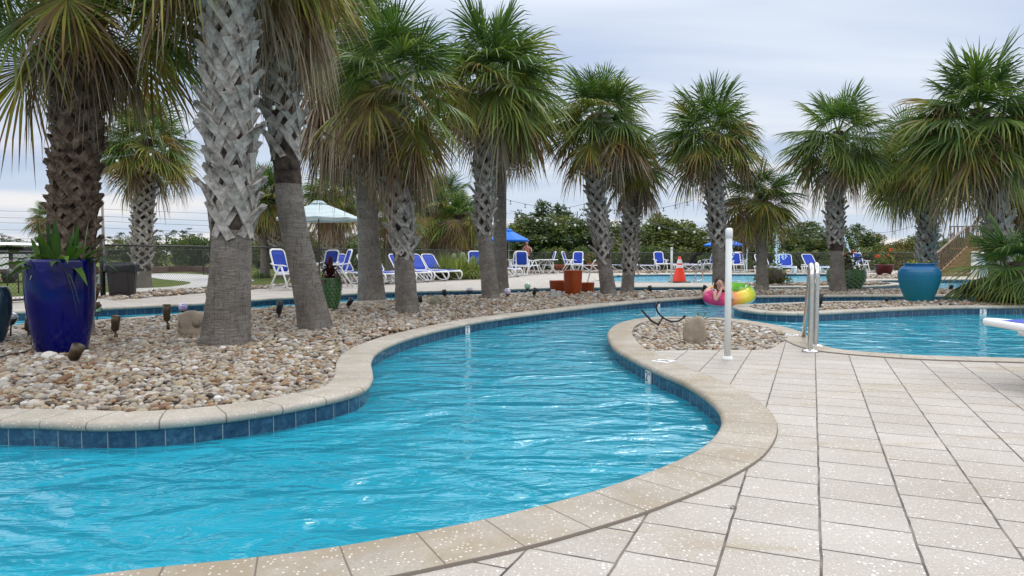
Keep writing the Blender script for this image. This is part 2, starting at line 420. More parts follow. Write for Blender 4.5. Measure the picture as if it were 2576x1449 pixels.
m_cop2 = coping_material('coping_pale', (.49, .45, .385), .4)
m_tile = tile_material()
m_gbase = plain('gravel_bed_soil', (.11, .085, .06), .95, var=.4, vs=20)
def edge(name, P, side, mat, wid=.30, z0=0.0, rise=.012, over=.03):
    """P: water edge polyline; side=+1 land lies to the left of the direction. coping with a bullnose and a tiled wall below"""
    P = resample(P, .06); s = side; rows = []
    for d, z in ((wid, -.002), (wid - .004, rise - .001), (wid - .012, rise), (.03, rise), (.012, rise - .006), (.001, rise - .020), (0, rise - .032), (.006, rise - .046), (.018, rise - .055), (over, rise - .057)):
        rows.append([Vector((q.x, q.y, z0 + z)) for q in offset(P, d * s)])
    if s > 0: rows = [list(reversed(r_)) for r_ in rows]
    strip_uv(name, rows, mat)
    rows = [[Vector((q.x, q.y, z0 + z)) for q in offset(P, over * s)] for z in (rise - .057, -.3)]
    if s > 0: rows = [list(reversed(r_)) for r_ in rows]
    strip_uv('pool_wall_tiles', rows, m_tile)
    return offset(P, (wid - .006) * s)

# near deck
L1 = V2((-9, -2.2), (-6.5, -.6), (-4.6, .55), (-3.1, 1.28), (-2.1, 1.72)) + D((215, 1449), (620, 1405), (845, 1376), (1040, 1342), (1212, 1308), (1362, 1272), (1476, 1241), (1588, 1204), (1672, 1172), (1750, 1135), (1790, 1103), (1811, 1074), (1814, 1052), (1804, 1027), (1770, 995), (1716, 961), (1647, 931), (1588, 902), (1544, 875), (1529, 850), (1529, 834), (1549, 816), (1589, 805), (1647, 799), (1721, 798), (1819, 801), (1893, 809), (1950, 818), (2000, 830), (2032, 845), (2050, 860), (2090, 875), (2138, 883), (2286, 894), (2430, 899), (2576, 903)) + V2((6.6, 5.75), (9, 4.9), (13, 3.5))
e1 = smooth2(L1, 6)
i1 = edge('pool_coping', e1, -1, m_cop)
tiny = smooth2(D((1588, 826), (1593, 851), (1608, 872), (1624, 882), (1700, 881), (1830, 880), (1925, 879), (1960, 865), (1977, 850), (1957, 836), (1917, 824), (1858, 813), (1770, 807), (1682, 806), (1623, 811)), 5, True)
o = fill('near_pool_deck', i1 + V2((14, -4), (-10, -5)), m_deck, 0.0, [tiny]); tag(o, kind='structure')
o = fill('gravel_bed', tiny, m_gbase, -.03); tag(o, kind='structure')
tr = resample(tiny + [tiny[0]], .05)
strip_uv('gravel_bed_rim', [[Vector((p.x, p.y, z)) for p in tr] for z in (0.0, -.05)], m_gbase)

# palm island
L2f = V2((-13, 5.0), (-9, 4.1), (-6, 3.85), (-4.2, 3.88)) + D((0, 1062), (200, 1068), (340, 1067), (520, 1053), (680, 1032), (800, 1010), (880, 991), (922, 974), (938, 952), (937, 930), (934, 910), (946, 888), (975, 870), (1020, 852), (1080, 835), (1150, 819), (1250, 801), (1400, 782), (1530, 767), (1640, 757), (1740, 750), (1830, 746.5), (1905, 745), (2100, 744), (2300, 743.5), (2576, 743)) + V2((13.5, 16.0), (18, 16.2), (26, 17.5))
L2b = D((2576, 728), (2300, 727.5), (2100, 727.5), (1900, 728), (1768, 730.5), (1592, 732), (1494, 734.5), (1382, 735.5), (1288, 737.5), (1210, 741), (1050, 748), (975, 754), (853, 762), (743, 770), (626, 778), (520, 786), (416, 793), (240, 806), (25, 822)) + V2((-9, 8.6), (-13, 8.0))
L2b = V2((26, 20.5), (19, 19.2), (15, 19.1)) + L2b
e2f, e2b = smooth2(L2f, 6), smooth2(L2b, 6)
i2f = edge('island_coping', e2f, 1, m_cop2); i2b = edge('island_coping', e2b, 1, m_cop2)
bed2 = i2f + i2b
o = fill('gravel_bed', bed2, m_gbase, -.02); tag(o, kind='structure')

# turquoise pot island
L6 = D((1842, 771.7), (1852, 776), (1870, 780.6), (1930, 786.5), (2019, 788.6), (2108, 785), (2226, 779), (2316, 775), (2434, 772), (2576, 771)) + V2((11.5, 13.3), (18, 14), (18, 16.0), (13, 14.9)) + D((2576, 758), (2400, 757), (2256, 757), (2078, 759), (1960, 763), (1885, 766), (1850, 768))
e6 = smooth2(L6, 6, True); e6 = e6 + [e6[0], e6[1]]
i6 = edge('island_coping', e6, 1, m_cop2)
o = fill('gravel_bed', i6[:-2], m_gbase, -.02); tag(o, kind='structure')

# far deck, the activity pool in it, channel behind
L3 = V2((-34, 3), (-24, 8.4), (-14, 10.4)) + D((25, 785), (237, 776.5), (520, 763), (671, 752), (746, 748), (905, 737.5), (1050, 733), (1210, 730), (1288, 727.5), (1382, 724.5), (1508, 723), (1593, 722), (1803, 721.5), (1950, 722), (2100, 722), (2200, 720.5), (2255, 717), (2272, 714), (2250, 711.5), (2200, 710), (2165, 708), (2200, 705.3), (2300, 703.5), (2400, 702.5), (2576, 702)) + V2((22, 27.5), (40, 28))
e3 = smooth2(L3, 6)
i3 = edge('far_coping', e3, 1, m_cop2)
AP = D((1552, 692.5), (1620, 690.2), (1750, 689.4), (2000, 689), (2130, 689.5), (2152, 692), (2150, 703), (2120, 710.5), (2000, 711), (1830, 711), (1700, 710.5), (1560, 709), (1520, 704), (1515, 697))
eA = smooth2(AP, 6, True); eA = eA + [eA[0], eA[1]]
iA = edge('activity_pool_coping', eA, 1, m_cop2)
FAR = V2((60, 45), (-34, 45))
m_deck3 = m_deck
o = fill('far_pool_deck', i3 + FAR, m_deck3, 0.0, [iA[:-2]]); tag(o, kind='structure')
# water
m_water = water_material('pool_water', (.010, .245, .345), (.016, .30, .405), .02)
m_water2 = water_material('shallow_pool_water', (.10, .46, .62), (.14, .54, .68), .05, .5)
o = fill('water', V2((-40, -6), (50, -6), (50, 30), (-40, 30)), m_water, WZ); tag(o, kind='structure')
o = fill('activity_pool_water', offset(eA[:-2], .06, True), m_water2, -.10); tag(o, kind='structure')

# terrain out to the horizon
m_grass = NT('mown_grass'); v = m_grass.coords()
c = m_grass.ramp(m_grass.noise(v, .5, 6, .7), [(.35, (.075, .11, .02)), (.65, (.14, .17, .04))])
m_grass = m_grass.done(m_grass.bsdf(c, .9, 0, m_grass.bump(m_grass.noise(v, 30, 3), .6, .05), .1))
hole = V2((-34, -8), (60, -8), (60, 45), (-34, 45))
o = fill('ground', V2((-1500, -800), (1500, -800), (1500, 2200), (-1500, 2200)), m_grass, -.02, [hole]); tag(o, kind='structure')
o = fill('pool_floor', V2((-40, -9), (61, -9), (61, 46), (-40, 46)), plain('plaster', (.3, .5, .6), .8), -.9); tag(o, kind='structure')
# outside the fence at the left: lawn, pavement, drive
m_conc = plain('pale_concrete', (.55, .53, .50), .8, var=.08, vs=2, bump=.2)
m_pink = plain('pavement_concrete', (.50, .43, .39), .8, var=.12, vs=3)
fence_pts = [G(-420, 790).to_2d(), G(235, 749).to_2d(), G(531, 727).to_2d(), G(760, 714).to_2d(), Vector((-5.5, 27)), Vector((-2.5, 34)), Vector((1, 38)), Vector((10, 39.5)), Vector((19, 39)), Vector((26, 37)), Vector((50, 37))]
o = fill('lawn', fence_pts[:7] + V2((1, 44.8), (-33.9, 44.8), (-33.9, 12)), m_grass, .004); tag(o, kind='structure')
o = fill('pavement', [G(-420, 789).to_2d(), G(240, 748).to_2d(), G(330, 742).to_2d(), G(330, 733).to_2d(), G(240, 738).to_2d(), G(-420, 768).to_2d()], m_pink, .008); tag(o, kind='structure')
o = fill('driveway', smooth2(D((330, 737), (520, 722), (600, 712), (640, 706), (600, 699), (540, 694), (470, 689), (385, 689), (368, 694), (400, 702), (480, 711), (430, 722), (340, 727)), 4, True), m_conc, .012); tag(o, kind='structure')

# ---------------------------------------------------------------- river pebbles
def ico(sub):
    bm = bmesh.new(); bmesh.ops.create_icosphere(bm, subdivisions=sub, radius=1); bm.verts.ensure_lookup_table()
    v = np.array([x.co[:] for x in bm.verts]); f = np.array([[x.index for x in q.verts] for q in bm.faces]); bm.free(); return v, f
def inside(P, X, Y):
    P = np.array([(p[0], p[1]) for p in P]); c = np.zeros(len(X), bool); j = len(P) - 1
    for i in range(len(P)):
        a, b = P[i], P[j]
        k = ((a[1] > Y) != (b[1] > Y)) & (X < (b[0] - a[0]) * (Y - a[1]) / (b[1] - a[1] + 1e-12) + a[0]); c ^= k; j = i
    return c
m_peb = island('river_pebbles', [(0, (.06, .045, .035)), (.07, (.24, .12, .05)), (.16, (.30, .215, .12)), (.28, (.44, .36, .24)), (.42, (.20, .165, .135)), (.55, (.47, .42, .33)), (.66, (.29, .26, .225)), (.78, (.58, .535, .46)), (.88, (.30, .18, .09)), (.94, (.30, .27, .25)), (1, (.74, .71, .66))], .55, .35, 60, .4, .45)
def stones(P, X, Y, size, sub, zb, flat=.55):
    k = inside(P, X, Y); X, Y = X[k], Y[k]; n = len(X)
    if n == 0: return None
    v, f = ico(sub); s = size * rng.uniform(.62, 1.35, n) * (1 + (rng.random(n) > .96) * .5)
    a = rng.uniform(0, 6.283, n); asp = rng.uniform(.6, .95, n); fl = flat * rng.uniform(.75, 1.25, n)
    V = v[None] * np.stack([s, s * asp, s * fl], 1)[:, None]
    # lumpiness
    ph = rng.uniform(0, 6.28, (n, 3)); V = V * (1 + .13 * np.sin(2.3 * v[None, :, [1]] + ph[:, None, [0]]) + .1 * np.sin(3 * v[None, :, [0]] + ph[:, None, [1]]))
    tx = rng.normal(0, .22, n)[:, None]; z0 = V[..., 2] + V[..., 0] * tx
    c, s_ = np.cos(a)[:, None], np.sin(a)[:, None]
    x = V[..., 0] * c - V[..., 1] * s_; y = V[..., 0] * s_ + V[..., 1] * c
    mound = .03 * np.sin(X * 1.3) * np.cos(Y * 1.1)
    Z = zb + rng.uniform(-.012, .016, n) * size / .03 + np.maximum(mound, -.01)
    W = np.stack([x + X[:, None], y + Y[:, None], z0 + Z[:, None]], -1).reshape(-1, 3)
    Fc = (f[None] + (np.arange(n) * len(v))[:, None, None]).reshape(-1, 3)
    return W, Fc
def grid(x0, x1, y0, y1, s):
    X, Y = np.meshgrid(np.arange(x0, x1, s), np.arange(y0, y1, s)); X[::2] += s / 2
    X = X.ravel() + rng.uniform(-.33, .33, X.size) * s; Y = Y.ravel() + rng.uniform(-.33, .33, Y.size) * s
    return X, Y
def pebble_bed(P, zones, zb=-.005):
    Vs, Fs, b = [], [], 0
    for (x0, x1, y0, y1, s, sub) in zones:
        X, Y = grid(x0, x1, y0, y1, s); k = (np.abs(X) < .76 * Y + 1.2); X, Y = X[k], Y[k]
        r_ = stones(P, X, Y, s * .60, sub, zb)
        if r_ is None: continue
        Vs.append(r_[0]); Fs.append(r_[1] + b); b += len(r_[0])
    me = np_mesh('river_pebbles', np.concatenate(Vs), np.concatenate(Fs))
    o = link_mesh('river_pebbles', me, m_peb); tag(o, kind='stuff'); return o
pebble_bed(bed2, [(-9, 0, 3.5, 7.0, .046, 2), (-12, 3, 7.0, 10, .055, 2), (-14, 6, 10, 14, .07, 1), (-6, 22, 14, 21, .085, 1)])
pebble_bed(tiny, [(0, 5, 6, 11, .05, 2)], -.015)
pebble_bed(i6[:-2], [(3, 16, 10, 16, .065, 1)])
L4 = D((1841, 718.5), (1960, 718.5), (2100, 718.5), (2200, 717.8), (2240, 715.5), (2225, 713), (2160, 712.3), (1990, 712.5), (1900, 713), (1841, 715))
pebble_bed(L4, [(5, 16, 20, 26, .10, 1)], .01)
Lg = D((2150, 701.5), (2300, 700.5), (2350, 699.5), (2340, 695), (2250, 692.5), (2170, 693))
pebble_bed(Lg, [(10, 25, 24, 36, .12, 1)], .01)
gs = [p for p in fence_pts[1:9]]
gs2 = [Vector((p.x + (1.0 if i < 4 else .6), p.y - (.9 if i < 4 else 2.6))) for i, p in enumerate(gs)]
pebble_bed(gs + gs2[::-1], [(-9, 25, 13, 24, .10, 1), (-9, 25, 24, 40, .16, 1)], .01)

# ---------------------------------------------------------------- palms
m_bark = smooth_trunk_mat()
def boot_mat(name, a, b, dark):
    m = NT(name); v = m.coords('Object'); g = m.n('ShaderNodeNewGeometry')
    c = m.ramp(m.noise(v, 9, 5, .65, .3), [(.32, dark), (.48, a), (.68, b)])
    c = m.mix(.6, c, m.ramp(g.outputs['Random Per Island'], [(0, (.62, .6, .58)), (1, (1.15, 1.15, 1.15))]), 'MULTIPLY')
    st = m.noise(m.coords('Object', (30, 30, 5)), 1.5, 4, .6)
    return m.done(m.bsdf(c, .85, 0, m.bump(st, .6, .012), .2))
m_boot = boot_mat('gray_leaf_bases', (.34, .315, .285), (.52, .49, .455), (.14, .12, .105))
m_bootd = boot_mat('brown_leaf_bases', (.13, .09, .065), (.28, .22, .17), (.045, .03, .02))
m_core = boot_mat('fibrous_core', (.05, .036, .028), (.10, .075, .058), (.012, .009, .007))
fr_stops = [(0, (.030, .070, .020)), (.22, (.078, .145, .034)), (.42, (.17, .215, .045)), (.55, (.27, .25, .055)), (.68, (.20, .12, .05)), (.82, (.15, .085, .05)), (1, (.36, .29, .23))]
m_frond = foliage('palm_frond', fr_stops, .28, .42, 'tone')
m_dead = foliage('dead_palm_frond', fr_stops, .12, .8, 'tone')
def unit(v): return v / (np.linalg.norm(v, axis=-1, keepdims=True) + 1e-9)
def frond(rg, az, el, pet, L, nseg, droop, age, spread=R(118), tip=.25, org=(0, 0, 0), fold=.25):
    d0 = np.array([math.cos(el) * math.cos(az), math.cos(el) * math.sin(az), math.sin(el)])
    s = np.array([-math.sin(az), math.cos(az), 0.0]); org = np.array(org, float)
    roll = rg.normal(0, .42); up = np.cross(s, d0) * -1
    if up[2] < 0 and el < R(80): up = -up
    tt = np.linspace(0, 1, 5)[:, None]
    pc = org + d0 * pet * tt + np.array([0, 0, -1.0]) * (.10 + .3 * droop) * pet * math.cos(el) * tt ** 2
    f = unit(pc[-1] - pc[-2] + np.array([0, 0, -.10 * droop * pet]))
    n = unit(np.cross(s, f)); 
    if np.dot(n, up) < 0: n = -n
    s2 = unit(s * math.cos(roll) + n * math.sin(roll)); n = unit(np.cross(s2, f)); n = n if np.dot(n, up) > 0 else -n
    wp = .014 * (L / .8); P = [np.concatenate([pc + s2 * wp * (1.3 - tt * .6), pc - s2 * wp * (1.3 - tt * .6)])]
    Fq = [np.array([[i, i + 1, 5 + i + 1, 5 + i] for i in range(4)])]; tn = [np.full(10, min(1, age + .12))]
    i = np.linspace(-1, 1, nseg); a = i * spread; da = 2 * spread / (nseg - 1)
    dr = np.cos(a)[:, None] * f + np.sin(a)[:, None] * s2 - (fold * np.abs(np.sin(a)) ** 1.3)[:, None] * n
    dr = unit(dr); Li = L * (.62 + .38 * np.cos(a * .55)) * rg.uniform(.9, 1.06, nseg)
    o = pc[-1] + f[None] * (L * .16 * (1 - np.abs(i)))[:, None]
    t = np.array([0, .22, .45, .72, 1.0]); dp = droop * rg.uniform(.5, 1.35, nseg)
    g = np.array([0, 0, -1.0])
    C = o[:, None] + dr[:, None] * (Li[:, None] * t[None] * (1 - .30 * np.minimum(dp, 1.6)[:, None] * t[None] ** 2))[..., None] + g * ((dp * Li)[:, None] * (t[None] ** 2.6) * .72)[..., None]
    C += g * ((np.abs(rg.normal(0, .16, nseg)) + .06 * droop) * Li)[:, None, None] * (t[None, :, None] ** 4)
    C += rg.normal(0, 1, C.shape) * (tip * .06 * L * t[None, :, None] ** 2)
    wd = np.array([.006, .22 * math.tan(da / 2) * 1.02, .40 * math.tan(da / 2) * .92, .30 * math.tan(da / 2) * .8, 0.0006])
    wv = unit(np.cross(dr, n)); ph = np.where(np.arange(nseg) % 2 == 0, .55, -.55) + rg.normal(0, .15, nseg)
    wv = wv * np.cos(ph)[:, None] + n[None] * np.sin(ph)[:, None]
    off = wv[:, None] * (Li[:, None] * wd[None])[..., None]; off[:, 0] = wv * .006
    Vv = np.stack([C + off, C - off], 2).reshape(-1, 3); b = 10
    q = np.array([[2 * k, 2 * k + 1, 2 * k + 3, 2 * k + 2] for k in range(4)])
    Fq.append((q[None] + (np.arange(nseg) * 10)[:, None, None]).reshape(-1, 4) + b)
    tone = np.clip(age + .10 * rg.normal(0, 1, nseg)[:, None] * (.3 + age) + tip * t[None] ** 3 * 1.1, 0, 1)
    P.append(Vv); tn.append(np.repeat(tone, 2, axis=1).ravel())
    return np.concatenate(P), np.concatenate(Fq), np.concatenate(tn)
def gather(L):
    V, Fc, T, b = [], [], [], 0
    for v, f, t in L: V.append(v); Fc.append(f + b); T.append(t); b += len(v)
    return np.concatenate(V), np.concatenate(Fc), np.concatenate(T)
def crown_mesh(seed, n=46, L=.88, pet=.55, nseg=36, lo=-28, young=.08, dry=.12, hi=86, droop=1.0, fill_r=.10):
    rg = np.random.default_rng(seed); out = []
    for k in range(n):
        u = (k + .5) / n                      # 0 youngest, 1 oldest
        el = math.asin(math.sin(R(hi)) * .985 + (math.sin(R(lo)) - math.sin(R(hi)) * .985) * u ** 1.05) + R(rg.normal(0, 11)); az = k * 2.39996 + rg.normal(0, .22)
        age = np.clip(.10 + .20 * u + (rg.random() < dry * 3 * u) * rg.uniform(.2, .42) + rg.normal(0, .05), 0, 1)
        sz = rg.uniform(.72, 1.14) * (1 - .12 * (u < .12))
        out.append(frond(rg, az, el, pet * rg.uniform(.8, 1.15), L * sz, nseg, droop * (.08 + .24 * u) * rg.uniform(.7, 1.3), age, tip=.16 + .16 * u, org=(math.cos(az) * fill_r * u, math.sin(az) * fill_r * u, -.30 * u)))
    V, Fc, T = gather(out); return np_mesh('palm_crown', V, Fc, {'tone': T})
def dead_mesh(seed, n=12, L=.80, pet=.5, nseg=26, lo=-85, hi=-45, gray=.3, zr=.35, az0=0, az1=6.283, r0=.14):
    rg = np.random.default_rng(seed); out = []
    for k in range(n):
        el = R(rg.uniform(lo, hi)); az = rg.uniform(az0, az1)
        age = rg.uniform(.66, .86) if rg.random() > gray else rg.uniform(.9, 1.0)
        out.append(frond(rg, az, el, pet * rg.uniform(.7, 1.2), L * rg.uniform(.85, 1.15), nseg, rg.uniform(.25, .75), age, spread=R(75), tip=.35, org=(math.cos(az) * r0, math.sin(az) * r0, -.25 - zr * rg.random()), fold=.7))
    V, Fc, T = gather(out); return np_mesh('dead_fronds', V, Fc, {'tone': T})
def trunk_at(pts, z):
    for a, b in zip(pts, pts[1:]):
        if a.z <= z <= b.z:
            t = (z - a.z) / max(1e-6, b.z - a.z); return a + (b - a) * t
    return pts[-1] if z > pts[-1].z else pts[0]
def trunk_mesh(name, pts, rf, n=20, flare=.32, seed=0):
    rg = np.random.default_rng(seed); m = MB(); P = bez(pts, 10); rr = []
    z0 = P[0].z; zt = P[-1].z
    vs = []; ph = rg.uniform(0, 6.28, 4)
    for i, p in enumerate(P):
        h = p.z - z0; r_ = rf(h / (zt - z0)) * (1 + flare * math.exp(-h / .5))
        for k in range(n):
            a = 6.2832 * k / n
            q = r_ * (1 + .035 * math.sin(3 * a + ph[0] + h) + .025 * math.sin(5 * a + ph[1] - 2 * h) + .012 * rg.normal())
            vs.append(p + Vector((q * math.cos(a), q * math.sin(a), 0)))
    fs = [(i * n + k, i * n + (k + 1) % n, (i + 1) * n + (k + 1) % n, (i + 1) * n + k) for i in range(len(P) - 1) for k in range(n)]
    m.add(vs, fs); return m
def boots(pts, r_of, z0, z1, seed, per=7, row=.125, hgt=.32, wd=.06, dark=False, stick=.075):
    rg = random.Random(seed); m = MB(); z = z0; lvl = 0; P = bez(pts, 12)
    while z < z1:
        for k in range(per):
            if lvl < 2 and rg.random() < .4: rg.random(); continue
            th0 = 6.2832 * (k + (.5 if lvl % 2 else 0)) / per + rg.uniform(-.1, .1) + lvl * .03
            hh = hgt * rg.uniform(.85, 1.2); spr = 6.2832 / per * rg.uniform(.8, 1.05); zz = z + rg.uniform(-.03, .03)
            st = stick * rg.uniform(.6, 1.7); w_ = wd * rg.uniform(.85, 1.2)
            cut = rg.uniform(-.02, .03)
            for sg in (-1, 1):
                prev = None; ring = []
                skew = sg
                for j in range(5):
                    t = j / 4; th = th0 + sg * spr * (1 - t) ** 1.15 * 1.0 - sg * .05 * t
                    z_ = zz + hh * t + (cut if (j == 4 and sg > 0) else 0)
                    r_ = r_of(z_) + .022 + st * (t ** 2.6) + (.010 if sg > 0 else 0.0)
                    c0 = trunk_at(P, z_); w2 = w_ * (1.15 - .35 * t) * .5
                    slope = math.atan2(hh, spr * r_of(z_))
                    du = sg * math.sin(slope) * w2; dz = math.cos(slope) * w2
                    th_ = .012 + .012 * t
                    for (e, rr) in ((-1, r_), (1, r_), (1, r_ - th_ - .02), (-1, r_ - th_ - .02)):
                        aa = th + e * abs(du) / max(.05, r_of(z_)); zq = z_ + e * sg * dz
                        bulge = .006 if False else 0
                        ring.append(Vector((c0.x + (rr + bulge) * math.cos(aa), c0.y + (rr + bulge) * math.sin(aa), zq)))
                fs = []
                for j in range(4):
                    for q in range(4): fs.append((j * 4 + q, j * 4 + (q + 1) % 4, (j + 1) * 4 + (q + 1) % 4, (j + 1) * 4 + q))
                fs.append((16, 17, 18, 19))
                if sg > 0: fs = [tuple(reversed(f)) for f in fs]
                m.add(ring, fs)
        z += row * rg.uniform(.9, 1.1); lvl += 1
    return m
PALMG = 'fan palms around the lazy river'
def palm(label, px, Y, r0, r1, boot=None, crown=None, dead=None, cscale=1.0, top=None, dark=False, seed=0, group=PALMG, z0=-.03, per=5, row=.125, hgt=.30, wd=.056, core=None, cz=0.0, crz=0, dscale=None, bark=None, stick=.10, cf=0):
    """px: trunk centre line as photo pixels from base to crown heart, all at depth Y; r0, r1 radii; boot=(z start, z end) of leaf bases"""
    W = [A(x, y, Y) for x, y in px]; base = Vector((W[0].x, Y, z0)); root = empty('palm_tree', base, label, 'palm tree', group)
    pts = [Vector((p.x - base.x, 0, p.z - base.z)) for p in W]; pts[0].z = 0; zt = pts[-1].z
    bz = None if boot is None else tuple((A(W_[0], W_[1], Y).z - z0) for W_ in ((0, boot[0]), (0, boot[1])))
    rf = lambda t: r0 + (r1 - r0) * t
    rof = lambda z: rf(max(0, min(1, z / zt)))
    if bz and core:      # trunk below the leaf bases is smooth; above, the fibrous core shows between them
        P = bez(pts, 10)
    tm = trunk_mesh('trunk', pts, rf, seed=seed)
    if bz:
        n = 20
        for i, f in enumerate(tm.f):
            if tm.v[f[0]][2] > bz[0] + .05 - cf: tm.m[i] = 1
    t = tm.build('trunk', [bark or m_bark, m_core], root, True)
    if bz:
        b = boots(pts, rof, bz[0], bz[1], seed, per, row, hgt, wd, dark, stick).build('leaf_bases', m_bootd if dark else m_boot, t)
    top_p = pts[-1] + Vector((0, 0, cz))
    if crown is not None:
        c = link_mesh('crown', crown, None, root); c.location = top_p; c.scale = (cscale * .9,) * 3; c.rotation_euler.z = crz
        if not crown.materials: crown.materials.append(m_frond)
    if dead is not None:
        c = link_mesh('dead_fronds', dead, None, root); c.location = top_p; c.scale = (dscale or cscale,) * 3; c.rotation_euler.z = crz
        if not dead.materials: dead.materials.append(m_dead)
    return root
CA = crown_mesh(1, 58, dry=.10); CB = crown_mesh(2, 52, dry=.22, lo=-38); CE = crown_mesh(5, 44, dry=.12, lo=-38); CC = crown_mesh(3, 42, nseg=34, dry=.3, lo=-36); CD = crown_mesh(4, 72, dry=.15, lo=-46)
DA = dead_mesh(11, 10, L=.66, gray=.3); DB = dead_mesh(12, 7, L=.66, gray=.4, lo=-70, hi=-30, zr=.15); DC = dead_mesh(13, 18, L=.68, gray=.2, zr=.35)
CN1 = crown_mesh(21, 44, L=.95, pet=.75, nseg=44, dry=.15, lo=-36); CN2 = crown_mesh(22, 44, L=.95, pet=.7, nseg=44, dry=.25, lo=-36); CN3 = crown_mesh(23, 56, L=.85, pet=.65, nseg=42, dry=.2, lo=-42)
DN1 = dead_mesh(31, 16, L=.8, pet=.55, nseg=36, gray=.35, zr=.5); DN2 = dead_mesh(32, 34, L=.80, pet=.5, nseg=36, gray=.08, zr=.4); DN3 = dead_mesh(33, 6, L=.8, nseg=36, gray=.8, zr=.1, az0=.3, az1=2.6); DN6 = dead_mesh(36, 50, L=1.0, pet=.6, nseg=36, gray=.06, zr=.7, lo=-82, hi=-28); DN4 = dead_mesh(34, 16, L=.62, nseg=36, gray=.15, zr=.15, pet=.4); DN5 = dead_mesh(35, 20, L=.8, pet=.5, nseg=40, gray=.8, zr=.15, az0=-2.6, az1=.9)

palm('dark brown palm with shaggy leaf bases rising behind the tall cobalt blue pot', [(178, 858), (180, 640), (190, 420), (196, 250), (202, -110)], 8.2, .20, .20, (820, -60), CN1, DN4, 1.22, dark=True, seed=1, per=7, row=.11, hgt=.24, stick=.06, wd=.07)
palm('closest palm, thick pale trunk with gray crisscross leaf bases above a smooth foot', [(566, 868), (574, 760), (582, 640), (583, 540), (578, 300), (574, 60), (573, -330)], 7.45, .20, .18, (600, -300), CN2, DN3, 1.05, seed=2, per=6, row=.14, hgt=.38, wd=.072)
palm('leaning palm with a long smooth lower trunk beside the closest palm', [(795, 828), (762, 680), (733, 540), (722, 410), (706, 250), (682, 90), (650, -190)], 8.95, .172, .15, (400, -150), CN3, DN5, 1.15, cf=.42, crz=2.0, seed=3, per=5, row=.135, hgt=.34, wd=.062)
palm('palm with a dark smooth trunk and a huge skirt of brown dead fronds', [(936, 756), (928, 640), (920, 470), (905, 300), (885, 70)], 14.6, .235, .18, (470, 130), CN3, DN6, 1.27, crz=1, seed=4)
palm('palm with jagged leaf bases low on its trunk, right of the dark smooth trunk', [(1026, 786), (1020, 700), (1012, 600), (1000, 420), (990, 280), (985, 190)], 11.55, .155, .15, (655, 230), CN2, DN1, 1.0, crz=3, seed=5, per=5, row=.13, hgt=.33, wd=.062)
palm('tall palm whose crown rises highest over the sky in the middle', [(1236, 756), (1226, 660), (1218, 560), (1222, 400), (1230, 270), (1235, 180)], 14.6, .152, .145, (590, 220), CA, DB, 1.34, crz=.5, seed=6)
palm('smooth slender trunk standing just behind the tall middle palm', [(1262, 738), (1258, 600), (1258, 450), (1262, 330), (1275, 250)], 17.1, .16, .15, (340, 270), CB, DA, 1.15, crz=2, seed=7)
palm('palm with a slight lean to the left behind the rust coloured pots', [(1532, 742), (1520, 660), (1508, 560), (1496, 440), (1503, 340), (1512, 285)], 16.6, .155, .145, (665, 310), CB, DB, 1.17, crz=1.7, seed=8)
palm('shorter palm with a brown hanging skirt, just right of the leaning one', [(1578, 734), (1584, 640), (1586, 540), (1590, 460), (1596, 400)], 17.8, .135, .13, (690, 430), CC, DC, .80, crz=.2, seed=9)
palm('palm rising behind the rainbow swim ring and the near white post', [(1812, 736), (1808, 640), (1800, 520), (1792, 420), (1786, 320)], 17.5, .15, .14, (620, 350), CA, DB, 1.18, crz=2.6, seed=10)
palm('low dark crowned palm standing by the square rock speaker', [(1918, 734), (1916, 650), (1912, 580), (1908, 485)], 17.9, .13, .12, (600, 520), CC, DB, .92, crz=4, seed=11)
palm('palm with an airy round crown of clear green fans, left of the turquoise pot', [(2108, 735), (2104, 640), (2100, 560), (2104, 440), (2108, 330)], 17.9, .165, .13, (640, 400), CE, DB, 1.2, crz=5, seed=12)
palm('palm with a dark drooping crown directly behind the turquoise pot', [(2326, 712), (2330, 640), (2334, 560), (2310, 460), (2292, 385)], 21.5, .20, .20, (695, 430), CD, DA, 1.28, crz=1, seed=13, per=7, row=.16, hgt=.38, wd=.075)
palm('largest dark palm at the right, its thick crown reaching the frame edge', [(2520, 745), (2515, 640), (2505, 520), (2480, 400), (2462, 275)], 16.2, .21, .20, (700, 330), CD, DA, 1.48, crz=3, seed=14, per=7, row=.16, hgt=.38, wd=.075)
palm('palm mostly cut off by the right frame edge', [(2600, 735), (2600, 600), (2595, 450), (2590, 380)], 18.5, .18, .16, (680, 400), CB, DA, 1.4, crz=2, seed=15)
BG = 'palms standing further off behind the fence'
palm('palm behind the brown rubbish bin, outside the chain link fence', [(358, 728), (358, 620), (362, 480), (366, 350)], 20.2, .22, .21, (690, 400), CA, DB, 1.25, crz=3, seed=16, group=BG)
palm('thin smooth far palm left of the leaning trunk', [(667, 699), (665, 600), (664, 480)], 28.5, .16, .14, None, CB, DA, 1.25, crz=1, seed=17, group=BG)
palm('booted far palm half hidden by the leaning trunk', [(722, 699), (700, 610), (690, 540), (684, 500)], 28.5, .30, .26, (690, 520), CC, DB, 1.2, crz=2, seed=18, group=BG)
palm('booted far palm under the striped parasol', [(836, 701), (836, 640), (835, 560), (838, 480)], 27.5, .32, .27, (690, 500), CB, DC, 1.2, crz=3, seed=19, group=BG)
palm('slim smooth far palm between the two middle trunks', [(986, 692), (984, 620), (980, 520)], 32, .26, .22, None, CC, DA, 1.3, crz=1, seed=20, group=BG)
palm('leftmost of the three far palms behind the tall grass', [(1092, 684), (1090, 600), (1092, 520)], 38, .25, .22, None, CC, DA, 1.5, crz=2, seed=21, group=BG)
palm('middle one of the three far palms behind the tall grass', [(1120, 684), (1117, 600), (1113, 500)], 40, .33, .30, None, CB, DA, 1.6, crz=4, seed=22, group=BG)
